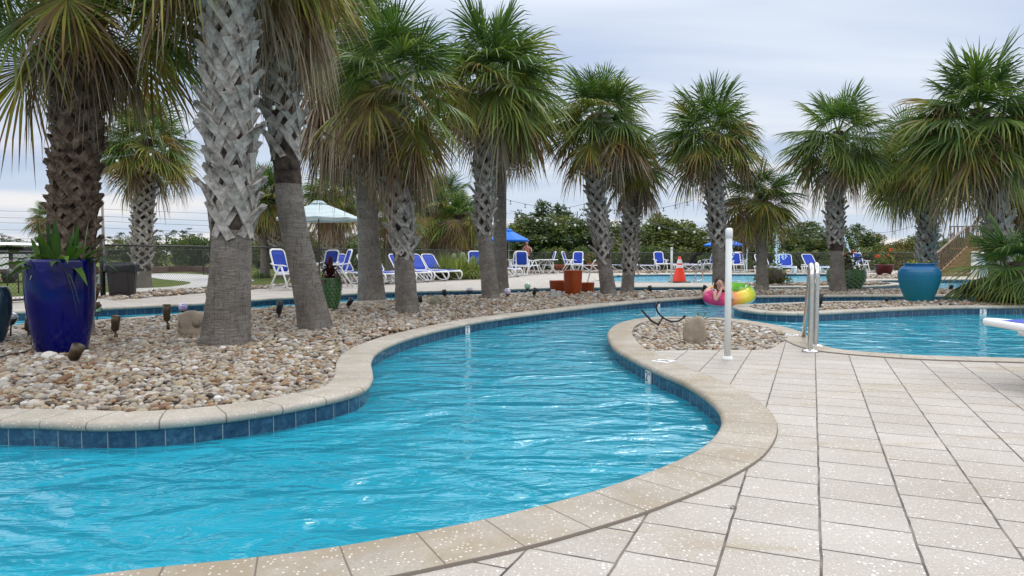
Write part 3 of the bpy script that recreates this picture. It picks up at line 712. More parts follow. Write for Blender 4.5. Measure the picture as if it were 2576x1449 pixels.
palm('right hand one of the three far palms behind the tall grass', [(1153, 684), (1150, 610), (1158, 540)], 37, .30, .28, (600, 560), CC, DC, 1.35, crz=5, seed=23, group=BG)
palm('small palm far away at the left edge, seen over the golf cart', [(128, 690), (126, 600), (124, 540)], 30, .12, .10, None, CC, None, .75, crz=5, seed=24, group=BG)

# fallen bits of frond on the pebbles
_v, _f, _b = [], [], 0
_X, _Y = grid(-6, 14, 4.5, 19, .42); _k = inside(bed2, _X, _Y) & (rng.random(_X.size) > .35)
for _x, _y in zip(_X[_k], _Y[_k]):
    for _q in range(rng.integers(1, 4)):
        a_ = rng.uniform(0, 6.28); l_ = rng.uniform(.03, .16); c_ = np.array([_x + rng.normal(0, .08), _y + rng.normal(0, .08), .035]); d_ = np.array([math.cos(a_), math.sin(a_), rng.uniform(-.1, .2)]) * l_; s_ = np.array([-math.sin(a_), math.cos(a_), .2]) * .005
        _v += [c_ - s_, c_ + d_ * .5 - s_ + [0, 0, .012], c_ + d_, c_ + d_ * .5 + s_ + [0, 0, .012]]; _f.append([_b, _b + 1, _b + 2, _b + 3]); _b += 4
o = link_mesh('leaf_litter', np_mesh('leaf_litter', np.array(_v), np.array(_f)), island('dry_litter', [(0, (.06, .035, .02)), (.6, (.20, .13, .08)), (1, (.34, .27, .19))], .9)); tag(o, kind='stuff')
# ---------------------------------------------------------------- materials for the furniture and plants
m_white = plain('white_plastic', (.80, .80, .79), .38, var=.04)
m_blue = plain('blue_mesh_sling', (.003, .042, .38), .7, var=.12, vs=12, bump=.3, bs=300)
m_steel = plain('brushed_steel', (.62, .60, .57), .22, 1.0, var=.1, vs=20)
m_black = plain('black_coating', (.012, .012, .014), .45, var=.2)
m_bronze = plain('weathered_bronze', (.075, .052, .03), .45, .5, var=.35, vs=30)
m_pvc = plain('white_vinyl_post', (.70, .70, .66), .4, var=.05, vs=3)
m_wood = NT('treated_pine'); v = m_wood.coords('Object', (1, 1, 1))
m_wood = m_wood.done(m_wood.bsdf(m_wood.ramp(m_wood.noise(m_wood.coords('Object', (2, 2, 30)), 2, 4, .6), [(.3, (.19, .12, .055)), (.7, (.36, .25, .12))]), .8))
m_rail = plain('dark_stained_rail', (.13, .08, .045), .7, var=.3, vs=10)
def leafmat(name, stops, tr=.25, rough=.5): return foliage(name, stops, tr, rough)
m_gleaf = leafmat('green_leaves', [(0, (.02, .06, .012)), (.5, (.05, .12, .022)), (1, (.11, .20, .04))])
m_red = leafmat('dark_red_leaves', [(0, (.02, .004, .008)), (.6, (.07, .010, .016)), (1, (.16, .03, .03))], .2, .35)
m_olive = leafmat('olive_shrub_leaves', [(0, (.04, .06, .012)), (.5, (.105, .13, .028)), (1, (.19, .21, .055))])
m_dkgreen = leafmat('dark_tree_leaves', [(0, (.02, .04, .011)), (.5, (.05, .085, .022)), (1, (.11, .155, .045))])
m_lite = leafmat('light_shrub_leaves', [(0, (.035, .065, .018)), (.5, (.075, .12, .035)), (1, (.14, .19, .06))])
m_pine = leafmat('pine_needles', [(0, (.014, .028, .012)), (.5, (.03, .052, .02)), (1, (.06, .085, .032))])
m_autumn = leafmat('yellowing_leaves', [(0, (.05, .06, .012)), (.5, (.13, .12, .022)), (1, (.26, .17, .04))])
m_redfl = leafmat('red_petals', [(0, (.55, .03, .015)), (1, (.80, .10, .04))])
m_orange = leafmat('orange_petals', [(0, (.75, .17, .01)), (1, (.85, .35, .02))])
m_twig = plain('tree_bark', (.09, .07, .055), .9, var=.3, vs=8)
m_drygrass = leafmat('fountain_grass', [(0, (.05, .09, .015)), (.5, (.13, .19, .035)), (.8, (.24, .27, .07)), (1, (.38, .32, .17))], .3)
m_soil = plain('potting_soil', (.05, .035, .025), .95, var=.4, vs=40)
def glaze(name, c1, c2, rough=.12, ns=5, bump=0):
    m = NT(name); v = m.coords('Object', (1, 1, .35))
    c = m.ramp(m.noise(v, ns, 5, .6), [(.3, c1), (.7, c2)])
    nr = m.bump(m.noise(m.coords(), 14, 3), .15, .01)
    return m.done(m.bsdf(c, rough, 0, nr, .35))
m_cobalt = glaze('cobalt_glaze', (.0004, .0012, .04), (.0007, .003, .12), .12)
m_teal = NT('turquoise_glaze'); v = m_teal.coords('Object'); sp_ = m_teal.n('ShaderNodeSeparateXYZ'); m_teal.l(v, sp_.inputs[0])
cz_ = m_teal.ramp(m_teal.math('ADD', sp_.outputs[2], m_teal.math('MULTIPLY', m_teal.noise(v, 5, 3), .25)), [(.1, (.01, .20, .235)), (.65, (.008, .15, .25)), (.88, (.006, .105, .27))])
m_teal = m_teal.done(m_teal.bsdf(cz_, .3, 0, None, .5))
m_rust = glaze('rust_red_glaze', (.20, .030, .009), (.32, .060, .014), .22)
m_maroon = glaze('maroon_glaze', (.05, .006, .008), (.10, .012, .014), .2)
m_sage = glaze('leaf_green_glaze', (.025, .075, .018), (.05, .13, .03), .3)
m_terra = plain('terracotta', (.24, .075, .035), .8, var=.2)
m_gray = plain('gray_block', (.42, .42, .40), .8, var=.1)
m_rock = plain('moulded_rock', (.33, .27, .20), .9, var=.28, vs=5, bump=.9, bs=14)
m_rockg = plain('greenish_rock', (.25, .23, .165), .9, var=.25, vs=6, bump=.9, bs=16)
m_rubber = plain('black_bag', (.01, .011, .012), .3, var=.3)
m_bin = plain('brown_bin_panel', (.022, .018, .016), .5, var=.2)
m_orangep = plain('orange_cone_plastic', (.85, .045, .012), .4, var=.05)
m_refl = plain('reflective_band', (.72, .68, .68), .3, var=.15, vs=30)

# ---------------------------------------------------------------- loungers, chairs, tables
def rrect(w, z0, z1, y0, y1, r=.10, n=5, sq=1):
    """rounded rectangle loop leaning from (y0,z0) to (y1,z1)"""
    L = math.hypot(z1 - z0, y1 - y0); pts = []
    for cx_, cl, a0 in ((w - r, L - r, 0), (-w + r, L - r, 90), (-w + r, r, 180), (w - r, r, 270)):
        for k in range(n + 1):
            a = R(a0 + 90 * k / n); pts.append((cx_ + r * math.cos(a), cl + r * math.sin(a)))
    return [Vector((x, y0 + (y1 - y0) * l / L, z0 + (z1 - z0) * l / L)) for x, l in pts]
def panel(loop, th, sag=0.0):
    m = MB(); c = sum(loop, Vector()) / len(loop); n = (loop[0] - c).cross(loop[len(loop) // 4] - c).normalized(); k = len(loop)
    inner = [c + (p - c) * .55 - n * sag for p in loop]
    f = [p + n * th / 2 for p in loop] + [p + n * th / 2 for p in inner] + [c - n * (sag - th / 2)]
    b = [p - n * th / 2 for p in loop] + [p - n * th / 2 for p in inner] + [c - n * (sag + th / 2)]
    m.v = [tuple(p) for p in f + b]; o = 2 * k + 1
    for i in range(k):
        j = (i + 1) % k
        m.f += [(i, j, k + j, k + i), (k + i, k + j, 2 * k), (o + j, o + i, o + k + i, o + k + j), (o + k + j, o + k + i, o + 2 * k), (j, i, o + i, o + j)]
    m.m = [0] * len(m.f); return m
def make_chair():
    t = empty('pool_chair', (0, 0, 0), None, 'chair')
    lp = rrect(.25, .46, 1.08, .16, .36, .11)
    MB().tube(lp, .026, 6, sq=(1.1, .8), closed=True).build('back_frame', m_white, t, True)
    panel(rrect(.235, .475, 1.065, .165, .355, .10), .014, .02).build('back_panel', m_blue, t, True)
    ls = rrect(.255, .415, .44, .20, -.30, .08); MB().tube(ls, .024, 6, closed=True).build('seat_frame', m_white, t, True)
    panel(rrect(.24, .422, .447, .19, -.29, .07), .012, .012).build('seat', m_blue, t, True)
    for s in (-1, 1):
        MB().tube(bez([(s * .30, .26, .70), (s * .305, .05, .665), (s * .31, -.18, .66), (s * .31, -.31, .635)], 4), .03, 6, sq=(.5, 1.1)).build('armrest', m_white, t, True)
        MB().tube([(s * .30, -.10, .655), (s * .29, -.22, .35), (s * .285, -.34, .015)], [.026, .024, .022], 6).build('leg', m_white, t, True)
        MB().tube([(s * .29, -.05, .655), (s * .28, .14, .36), (s * .275, .36, .015)], [.026, .024, .022], 6).build('leg', m_white, t, True)
    MB().tube([(-.285, -.33, .05), (.285, -.33, .05)], .016, 6).build('stretcher', m_white, t, True)
    MB().tube([(-.275, .34, .06), (.275, .34, .06)], .016, 6).build('stretcher', m_white, t, True)
    return t
def make_lounger(back=55, bulge=.015):
    t = empty('sun_lounger', (0, 0, 0), None, 'sun lounger')
    f = MB()
    for s in (-1, 1):
        f.tube(bez([(s * .32, .62, .34), (s * .33, .3, .36), (s * .33, -.5, .36), (s * .33, -.86, .355), (s * .32, -.985, .29), (s * .32, -1.0, .18), (s * .32, -.90, .06), (s * .32, -.72, .03)], 5), .026, 6)
    f.tube([(-.32, -.93, .335), (.32, -.93, .335)], .03, 6).tube([(-.32, .6, .34), (.32, .6, .34)], .026, 6)
    f.build('frame', m_white, t, True)
    for s in (-1, 1):
        MB().tube(bez([(s * .32, -.74, .03), (s * .32, -.50, .06), (s * .32, -.25, .20), (s * .32, -.05, .35)], 5), .026, 6).build('leg', m_white, t, True)
        MB().tube(bez([(s * .31, -.55, .35), (s * .31, -.70, .22), (s * .31, -.86, .06)], 4), .022, 6).build('leg', m_white, t, True)
        MB().tube(bez([(s * .32, .10, .35), (s * .32, .22, .12), (s * .32, .30, .03), (s * .32, .38, .05), (s * .32, .50, .33)], 5), .026, 6).build('leg', m_white, t, True)
        MB().tube([(s * .30, -.86, .012), (s * .30, -.70, .012)], .016, 6).build('foot', m_black, t, True)
    panel(rrect(.285, .375, .375, .20, -.90, .06), .014, .01).build('seat_sling', m_blue, t, True)
    a = R(back); y1, z1 = .20 + .74 * math.cos(a), .385 + .74 * math.sin(a)
    b = MB().tube(rrect(.29, .385, z1, .20, y1, .12), .027, 6, sq=(1, .8), closed=True).build('back_frame', m_white, t, True)
    panel(rrect(.275, .395, z1 - .008, .21, y1 - .005, .11), .014, bulge).build('back_sling', m_blue, b, True)
    return t
chair0 = make_chair(); lounger0 = make_lounger(50); lounger_flat = make_lounger(4, -.035)
used = {}
def place(proto, loc, rz, label, group, sc_=1.0):
    if proto.name not in used: used[proto.name] = 1; o = proto
    else: o = copy_tree(proto)
    o.location = loc; o.rotation_euler.z = R(rz); o.scale = (sc_,) * 3; tag(o, label, None, group); return o
protos = [chair0, lounger0, lounger_flat]
CG, LG = 'white armchairs with blue slings', 'white sun loungers with blue slings'
# rz = 0: chair faces the camera (-Y); positive turns it anticlockwise seen from above
def ch(x, y, rz, label, s=1.0): place(chair0, G(x, y), rz, label, CG, s)
ch(722, 729, 62, 'blue and white armchair partly hidden by the leaning palm, nearest chair on the far deck')
ch(851, 723, -62, 'blue and white armchair behind the dark red potted plant, facing right')
ch(822, 713, -20, 'blue and white armchair under the striped parasol, between the two others there')
ch(1300, 691, 200, 'armchair seen from behind left of the man, at the near side of the small table')
ch(1314, 693, 172, 'armchair turned with its blue back to the pool, beside the small table')
ch(1336, 691, 108, 'armchair in profile facing left, right in front of the standing man')
ch(1379, 688, -84, 'thin looking armchair in exact profile facing right at the oval table')
ch(1432, 686, 70, 'armchair in profile facing left, beside the one that faces the pool')
ch(1452, 686, -14, 'armchair facing the pool right of the terracotta planter')
ch(1661, 685, 8, 'upright armchair between the raised lounger and the traffic cone')
ch(1788, 684, -60, 'armchair under the right blue parasol, left of the palm there')
ch(1803, 682, -30, 'armchair under the right blue parasol, tucked behind the palm')
ch(1855, 686, 4, 'front one of two armchairs just right of the near white post', .95)
ch(1861, 680.5, 0, 'rear one of two armchairs just right of the near white post')
ch(2166, 686, 12, 'armchair half hidden behind the dark flowering plant in the scaled green pot', .95)
ch(1196, 697, 10, 'armchair behind the tall grass, left of the tall middle palm')
def lo(x, y, rz, label, proto=None, s=1.0):
    """foot end at the pixel; rz = direction the head end points, degrees from +Y anticlockwise"""
    p = G(x, y); a = R(rz); p += Vector((-math.sin(a), math.cos(a), 0)) * .97 * s; place(proto or lounger0, p, rz, label, LG, s)
lo(926, 714, 48, 'sun lounger between the red leaved plant and the dark smooth trunk')
lo(990, 716, 46, 'sun lounger whose foot end shows just left of the jagged based palm')
lo(1003, 713.5, 46, 'sun lounger mostly hidden behind the jagged based palm')
lo(1066, 711, 45, 'sun lounger with its blue back raised right beside the jagged based palm')
lo(1110, 708, 45, 'second sun lounger from the tall grass clump')
lo(1144, 705.5, 45, 'sun lounger closest to the tall grass clump, its looped foot end showing')
lo(1303, 697, 62, 'reclined sun lounger at the left edge of the gap behind the slender trunk')
lo(1578, 683, 80, 'sun lounger with its back between the two middle right palms')
lo(1655, 684.5, 66, 'raised sun lounger right of the sitting child')
lo(1760, 683, 86, 'flat sun lounger behind the traffic cone', lounger_flat)
lo(1700, 683, -86, 'flat sun lounger starting beside the far white post', lounger_flat)
lo(1800, 682, 88, 'flat sun lounger beneath the right blue parasol', lounger_flat)
lo(1944, 690.0, 2, 'sun lounger facing the pool behind the ivy mound')
lo(1985, 690.0, -14, 'sun lounger facing the pool between the ivy mound and the side table')
lo(2078, 690.0, 10, 'sun lounger facing the pool beside the palm with the airy round crown')
lo(1508, 684, 88, 'sun lounger almost hidden by the palm behind the rust coloured pots', lounger_flat)
p = G(2506, 963); t = place(lounger_flat, (p.x + .95, p.y - .10, 0), 84, 'nearest sun lounger, only its white and blue tip reaching in at the right edge', LG)

def table(loc, r, h, label, legs=2):
    t = empty('patio_table', loc, label, 'table', 'white patio tables')
    MB().lathe([(0, h - .035), (r - .01, h - .035), (r, h - .02), (r, h), (r - .02, h + .004), (0, h + .004)], 28).build('tabletop', m_white, t, True)
    for k in range(legs):
        a = math.pi * k / legs * 1; s = 1 if k == 0 else -1
        for q in (-.22, .22):
            MB().tube(bez([(s * .06, q, h - .04), (s * r * .55, q, h * .72), (s * r * .50, q, h * .35), (s * .12, q, .02)], 5), .026, 6).build('leg', m_white, t, True)
    return t
table(G(1374, 688), .60, .70, 'white oval patio table with curved legs in the middle of the far chairs')
table(G(1296, 688), .42, .70, 'small white patio table in front of the man')
table(G(1815, 685), .45, .70, 'white patio table under the right blue parasol')
def side_table(px, py, label):
    t = empty('side_table', G(px, py), label, 'table', 'white low side tables')
    MB().box((0, 0, .40), (.46, .40, .035)).build('tabletop', m_white, t, bevel=.01)
    for x in (-.19, .19):
        for y in (-.16, .16): MB().box((x, y, .19), (.04, .04, .38)).build('leg', m_white, t)
    return t
side_table(2029, 684.5, 'low white side table at the far edge of the activity pool')

# ---------------------------------------------------------------- parasols
def parasol(base, h, r, drop, mat, label, pole_mat, n=8, yaw=0, tilt=0):
    t = empty('parasol', base, label, 'parasol', None, yaw)
    MB().tube([(0, 0, .03), (0, 0, h * .98)], .02, 8).build('pole', pole_mat, t, True)
    MB().lathe([(.0, 0), (.24, 0), (.24, .05), (.05, .09), (.035, .14), (0, .14)], 20).build('base', m_gray, t, True)
    m = MB(); K = 6; vs = []
    for side in (0, 1):
        for j in range(7):
            q = j / 6
            for i in range(n * K):
                a = 2 * math.pi * i / (n * K); f = abs((i % K) / K - .5) * 2
                rr = r * q * (1 - .045 * (1 - f * f)); z = h - drop * q ** 1.12 - .05 * q * (1 - f * f) - .008 * side
                vs.append((rr * math.cos(a), rr * math.sin(a), z))
    N_ = n * K; fs = []
    for side in (0, 1):
        o = side * 7 * N_
        for j in range(6):
            for i in range(N_):
                f_ = (o + j * N_ + i, o + (j + 1) * N_ + i, o + (j + 1) * N_ + (i + 1) % N_, o + j * N_ + (i + 1) % N_); fs.append(f_ if side == 0 else f_[::-1])
    m.add(vs, fs); c = m.build('canopy', mat, t, True)
    v_ = MB().lathe([(0, h + .05), (r * .10, h + .035), (r * .2, h - drop * .12), (r * .2, h - drop * .12 - .008), (0, h + .02)], 16).build('vent', mat, c, True)
    b = MB().lathe([(r, h - drop - .01), (r * .995, h - drop - .09), (r * .985, h - drop - .09), (r * .985, h - drop - .01)], N_, fn=lambda q, z, a: q * (1 - .045 * (1 - (abs(((a / (2 * math.pi) * n) % 1) - .5) * 2) ** 2))).build('valance', mat, c, True)
    for k in range(n):
        a = 2 * math.pi * k / n
        MB().tube([(.03 * math.cos(a), .03 * math.sin(a), h - .02), (r * .97 * math.cos(a), r * .97 * math.sin(a), h - drop - .02)], .008, 4).build('rib', pole_mat, t)
    return t
m_stripe = NT('aqua_white_stripes'); v = m_stripe.coords('Object'); sp_ = m_stripe.n('ShaderNodeSeparateXYZ'); m_stripe.l(v, sp_.inputs[0])
q_ = m_stripe.math('FRACT', m_stripe.math('MULTIPLY', sp_.outputs[2], 22)); c_ = m_stripe.ramp(q_, [(.48, (.88, .90, .90)), (.52, (.40, .58, .60))])
tr_ = m_stripe.n('ShaderNodeBsdfTranslucent'); m_stripe.l(c_, tr_.inputs[0]); ms_ = m_stripe.n('ShaderNodeMixShader'); ms_.inputs[0].default_value = .35
m_stripe.l(m_stripe.bsdf(c_, .8), ms_.inputs[1]); m_stripe.l(tr_.outputs[0], ms_.inputs[2]); m_stripe = m_stripe.done(ms_.outputs[0])
m_bcan = plain('bright_blue_canvas', (.006, .15, .62), .75, var=.08, vs=3)
m_pole_w = plain('pale_pole', (.55, .52, .45), .5)
m_pole_d = plain('dark_wood_pole', (.08, .03, .025), .5)
b_ = G(804, 716); h_ = A(796, 508, b_.y).z
parasol((b_.x, b_.y, 0), h_, 1.28, .50, m_stripe, 'white and aqua striped parasol over the left group of chairs', m_pole_d, yaw=.2)
b_ = G(1280, 688); parasol((b_.x, b_.y, 0), A(1280, 578, b_.y).z, 1.06, .50, m_bcan, 'bright blue parasol left of the standing man', m_pole_w, yaw=.3)
b_ = G(1820, 684); parasol((b_.x, b_.y, 0), A(1820, 598, b_.y).z, 1.12, .38, m_bcan, 'bright blue parasol behind the near white post', m_pole_w, yaw=.1)

# ---------------------------------------------------------------- posts, cone, rails
def vpost(px, py, top, r, label):
    b = G(px, py); z = A(px, top, b.y).z; t = empty('rope_post', b, label, 'post', 'white vinyl posts')
    MB().tube([(0, 0, 0), (0, 0, z - .04)], r, 16).build('shaft', m_pvc, t, True)
    MB().lathe([(r * 1.02, .03), (r * 1.5, .022), (r * 1.9, .008), (r * 1.95, 0)], 20).build('base_sleeve', m_pvc, t, True)
    MB().lathe([(0, z), (r * .8, z - .003), (r * 1.13, z - .02), (r * 1.15, z - .09), (r * 1.02, z - .09), (r * 1.0, z - .10)], 16).build('cap', m_white, t, True)
vpost(1829.5, 903, 573, .029, 'tall white round post at the gravel edge in the foreground')
vpost(1689, 715, 622, .035, 'tall white round post far off beside the traffic cone')
b = G(1709, 710.5); z = A(1709, 645, b.y).z; t = empty('traffic_cone', b, 'orange traffic cone with two pale reflective bands on a black base', 'traffic cone')
MB().box((0, 0, .022), (.62, .62, .04)).build('base', m_black, t, bevel=.012)
prof = lambda q: .235 + (.035 - .235) * q
MB().lathe([(prof(q), .042 + (z - .042) * q) for q in (0, .25, .5, .75, .99)] + [(0, z)], 24).build('cone_body', m_orangep, t, True)
for q0, q1 in ((.54, .66), (.72, .88)): MB().lathe([(prof(q0) + .004, .042 + (z - .042) * q0), (prof(q1) + .004, .042 + (z - .042) * q1)], 24).build('reflective_band', m_refl, t, True)
# stair hand rail in the foreground
t = empty('pool_handrail', G(2038, 885), 'pair of polished steel hand rails leading down into the right pool', 'handrail')
ox, oy = t.location.x, t.location.y
for i, (bx, by) in enumerate(((2038, 885), (2052, 872))):
    p = G(bx, by); x0, y0 = p.x - ox, p.y - oy; d_ = Vector((.34, .94, 0)).normalized(); zt = .845
    P = [Vector((x0, y0, .012)), Vector((x0, y0, .35)), Vector((x0, y0, zt - .15)), Vector((x0, y0, zt - .07)) + d_ * .012, Vector((x0, y0, zt - .015)) + d_ * .06, Vector((x0, y0, zt)) + d_ * .13,
         Vector((x0, y0, zt - .02)) + d_ * .21, Vector((x0, y0, zt - .12)) + d_ * .33, Vector((x0, y0, .25)) + d_ * (.95 if i == 0 else .42), Vector((x0, y0, -.30)) + d_ * (1.75 if i == 0 else .48)]
    MB().tube(bez(P, 6), .0245, 14).build('rail', m_steel, t, True)
    MB().lathe([(.0, .03), (.028, .03), (.07, .018), (.078, .010), (.078, .002)], 24, (x0, y0, .0)).build('flange', m_steel, t, True)
def far_rail(bx, by, top, dx, label):
    p = G(bx, by); z = A(bx, top, p.y).z; t = empty('pool_handrail', p, label, 'handrail')
    P = [Vector((0, 0, 0)), Vector((dx * .12, 0, z * .5)), Vector((dx * .25, 0, z - .10)), Vector((dx * .36, 0, z)), Vector((dx * .50, .02, z - .08)), Vector((dx * .62, .04, z * .5)), Vector((dx * .62, .05, z * .22)), Vector((dx * .5, .05, z * .10)), Vector((dx * .2, .05, z * .08))]
    MB().tube(bez(P, 5), .024, 8).build('rail', m_steel, t, True)
    MB().lathe([(.0, .02), (.06, .015), (.06, .0)], 12).build('flange', m_steel, t, True)
far_rail(1478, 711, 655, .75, 'bent steel handrail behind the rust coloured pots')
far_rail(1747, 711, 657, .45, 'bent steel handrail at the near edge of the activity pool, right of the cone')

# ---------------------------------------------------------------- plants
def blades(name, parent, mat, n, L, w, spread, seed, droop=.5, org=(0, 0, 0), r0=.03, curl=0, seg=5, shape=1.0, elmin=20, elmax=88, zj=0):
    rg = np.random.default_rng(seed); Vs, Fs, b = [], [], 0
    for k in range(n):
        az = rg.uniform(0, 6.283); el = R(rg.uniform(elmin, elmax)); l = L * rg.uniform(.65, 1.1); ww = w * rg.uniform(.75, 1.2)
        d = np.array([math.cos(el) * math.cos(az), math.cos(el) * math.sin(az), math.sin(el)]); s = np.array([-math.sin(az), math.cos(az), 0]); n_ = np.cross(s, d)
        t = np.linspace(0, 1, seg + 1); c = np.array(org) + np.array([math.cos(az), math.sin(az), 0]) * r0 * rg.uniform(.2, 1) + np.array([0, 0, zj * rg.random()]) + d * l * t[:, None] + np.array([0, 0, -1.0]) * (droop * l * rg.uniform(.5, 1.3) * t ** 2.2 * (.3 + math.cos(el)))[:, None]
        wd = ww * np.sin(np.pi * np.clip(.18 + .82 * t ** shape, 0, 1)) ** .8; wd[-1] = .001; tw = rg.normal(0, .3)
        sv_ = s * math.cos(tw) + n_ * math.sin(tw)
        M_ = c - np.array([0, 0, .25]) * wd[:, None]
        V = np.stack([c + sv_ * wd[:, None], M_, c - sv_ * wd[:, None]], 1).reshape(-1, 3)
        q = np.array([[3 * i + j, 3 * i + j + 1, 3 * i + j + 4, 3 * i + j + 3] for i in range(seg) for j in (0, 1)]) + b
        Vs.append(V); Fs.append(q); b += len(V)
    return link_mesh(name, np_mesh(name, np.concatenate(Vs), np.concatenate(Fs)), mat, parent)
def leaf_lobes(name, lobes, per, leaf, seed, mat, parent=None, elong=1.6, shell=.55):
    """leaf sized quads scattered in the outer part of each ellipsoid lobe (cx,cy,cz,rx,ry,rz)"""
    rg = np.random.default_rng(seed); Vs = []
    for (cx_, cy_, cz_, rx, ry, rz) in lobes:
        n = int(per * (rx * ry * rz) ** .5 / .5) + 8
        d = unit(rg.normal(size=(n, 3))); rad = shell + (1.05 - shell) * rg.random(n) ** .6; rad += (rg.random(n) > .93) * rg.uniform(0, .25, n)
        C = d * rad[:, None] * np.array([rx, ry, rz]) + np.array([cx_, cy_, cz_])
        a = unit(rg.normal(size=(n, 3)) + d * .4); b = unit(np.cross(a, d + rg.normal(0, .6, (n, 3)))); s = leaf * rg.uniform(.6, 1.4, n)[:, None]
        Vs.append(np.stack([C - a * s * elong * .5, C + b * s * .4, C + a * s * elong * .5, C - b * s * .4], 1).reshape(-1, 3))
    V = np.concatenate(Vs); f = np.arange(len(V)).reshape(-1, 4)
    return link_mesh(name, np_mesh(name, V, f), mat, parent, False)
def back(b, dy, z=0.0): return Vector((b.x * (b.y + dy) / b.y, b.y + dy, z))
def lathe_pot(name, loc, prof, mat, label, cat='plant pot', n=48, soil=None, fn=None, group=None):
    t = empty(name, loc, label, cat, group); MB().lathe(prof, n, fn=fn).build('body', mat, t, True)
    if soil: MB().lathe([(0, soil[1] + .02), (soil[0] * .6, soil[1] + .012), (soil[0], soil[1])], 24).build('soil', m_soil, t, True)
    return t
# cobalt pot: rim y 645, foot y 892, x 79..235
b = G(157, 892); S = b.y / F
hh = A(157, 645, b.y + .1).z; r = 78 * S * 1.03
prof = [(0, 0), (r * .62, 0), (r * .67, .02), (r * .75, hh * .10), (r * .88, hh * .30), (r * .96, hh * .52), (r * 1.0, hh * .74), (r * 1.0, hh * .88), (r * .995, hh * .965), (r * .992, hh), (r * .955, hh * 1.004), (r * .93, hh * .98), (r * .93, hh * .9)]
t = lathe_pot('plant_pot', back(b, .18, -.03), prof, m_cobalt, 'tall glossy cobalt blue pot planted with broad strappy leaves in front of the dark palm', soil=(r * .93, hh * .93), n=64)
pl = empty('strappy_plant', back(b, .18, hh * .93 - .03), 'broad leaved strappy green plant growing in the tall cobalt pot', 'plant')
blades('leaves', pl, m_gleaf, 48, .54, .040, 1, 5, .6, r0=.20, shape=.9, elmin=15)
blades('dry_leaves', pl, island('dry_brown_leaves', [(0, (.06, .03, .02)), (.6, (.20, .12, .07)), (1, (.36, .27, .16))], .8), 18, .26, .014, 1, 6, .9, r0=.17, elmin=10, elmax=60)
blades('hanging_roots', pl, m_drygrass, 7, .20, .004, 1, 8, 1.6, org=(.10, -.22, .02), r0=.06, elmin=-20, elmax=20)
# dark blue pot at the left edge
b = G(-38, 870); S = b.y / F; hh = A(-38, 716, b.y).z; r = 62 * S
prof = [(0, 0), (r * .55, 0), (r * .6, .02), (r * .80, hh * .25), (r * .96, hh * .55), (r * 1.0, hh * .75), (r * .93, hh * .92), (r * .85, hh * .97), (r * .86, hh), (r * .78, hh), (r * .78, hh * .9)]
lathe_pot('plant_pot', back(b, .1, -.03), prof, glaze('deep_blue_teal_glaze', (.003, .012, .04), (.006, .05, .075), .12), 'dark blue teal glazed pot cut off by the left frame edge', soil=(r * .78, hh * .93), n=64)
pl = empty('flowering_plant', back(b, .1, hh * .93), 'plant with orange petals in the dark pot at the left edge', 'plant')
blades('leaves', pl, m_gleaf, 16, .22, .03, 1, 9, .5, r0=.1); blades('petals', pl, m_orange, 8, .13, .03, 1, 10, .5, org=(.06, -.02, .0), r0=.05, elmin=10)
# scaled green pots
def scaled_pot(loc, r, hh, label, seed=0, foot=.45):
    t = empty('plant_pot', loc, label, 'plant pot', 'scaled green pots')
    pf = lambda q: r * (foot + (1 - foot) * math.sin(min(1, q * 1.25) * math.pi / 2) ** .8) * (1 - .06 * max(0, q - .75) * 4)
    MB().lathe([(0, 0)] + [(pf(q), hh * q) for q in np.linspace(0, 1, 16)] + [(r * .86, hh), (r * .84, hh * .9)], 40).build('body', m_sage, t, True)
    m = MB(); rows, per = 11, 16
    for j in range(rows):
        q = (j + .5) / rows; rr = pf(q)
        for k in range(per):
            a = 2 * math.pi * (k + .5 * (j % 2)) / per; c = Vector((rr * math.cos(a), rr * math.sin(a), hh * q)); sd_ = Vector((-math.sin(a), math.cos(a), 0)); o_ = Vector((math.cos(a), math.sin(a), 0)); w_ = math.pi * rr / per * 1.02; h_ = hh / rows * .75
            P = [c - sd_ * w_ + Vector((0, 0, h_)) * .9 - o_ * .004, c - sd_ * w_ * .85 + o_ * .006 - Vector((0, 0, h_ * .2)), c + o_ * .016 - Vector((0, 0, h_)) * .95, c + sd_ * w_ * .85 + o_ * .006 - Vector((0, 0, h_ * .2)), c + sd_ * w_ + Vector((0, 0, h_)) * .9 - o_ * .004, c + o_ * .012 - Vector((0, 0, h_ * .1))]
            m.add(P, [(1, 0, 5), (2, 1, 5), (3, 2, 5), (4, 3, 5), (0, 4, 5)])
    m.build('scales', m_sage, t, True)
    MB().lathe([(0, hh * .95), (r * .85, hh * .93)], 20).build('soil', m_soil, t, True)
    return t
b = G(832, 783); S = b.y / F; hh = A(832, 700, b.y).z
scaled_pot(back(b, .05, -.03), 27 * S, hh + .03, 'green pot with overlapping fish scale relief behind the leaning palm', foot=.40)
pl = empty('red_leaf_plant', back(b, .05, hh - .05), 'dark red strap leaved plant in the scaled pot behind the leaning palm', 'plant')
blades('leaves', pl, m_red, 110, .25, .019, 1, 12, .75, r0=.05, zj=.28, elmin=-5)
MB().tube([(0, 0, 0), (.01, 0, .3)], .02, 6).build('stem', m_twig, pl, True)
b = G(2128, 729); S = b.y / F; hh = A(2128, 679, b.y).z
scaled_pot(back(b, .05, -.03), 46 * S, hh + .03, 'wider green pot with fish scale relief right behind the airy crowned palm', foot=.62)
pl = empty('flowering_plant', back(b, .05, hh - .06), 'dark tangled plant with red blooms in the wider scaled pot', 'plant')
leaf_lobes('leaves', [(.0, 0, .22, .38, .3, .22), (.15, 0, .40, .26, .2, .2), (-.2, 0, .3, .2, .2, .2)], 260, .07, 3, leafmat('dark_tangle_leaves', [(0, (.02, .015, .008)), (.5, (.05, .05, .018)), (1, (.08, .10, .03))]), pl)
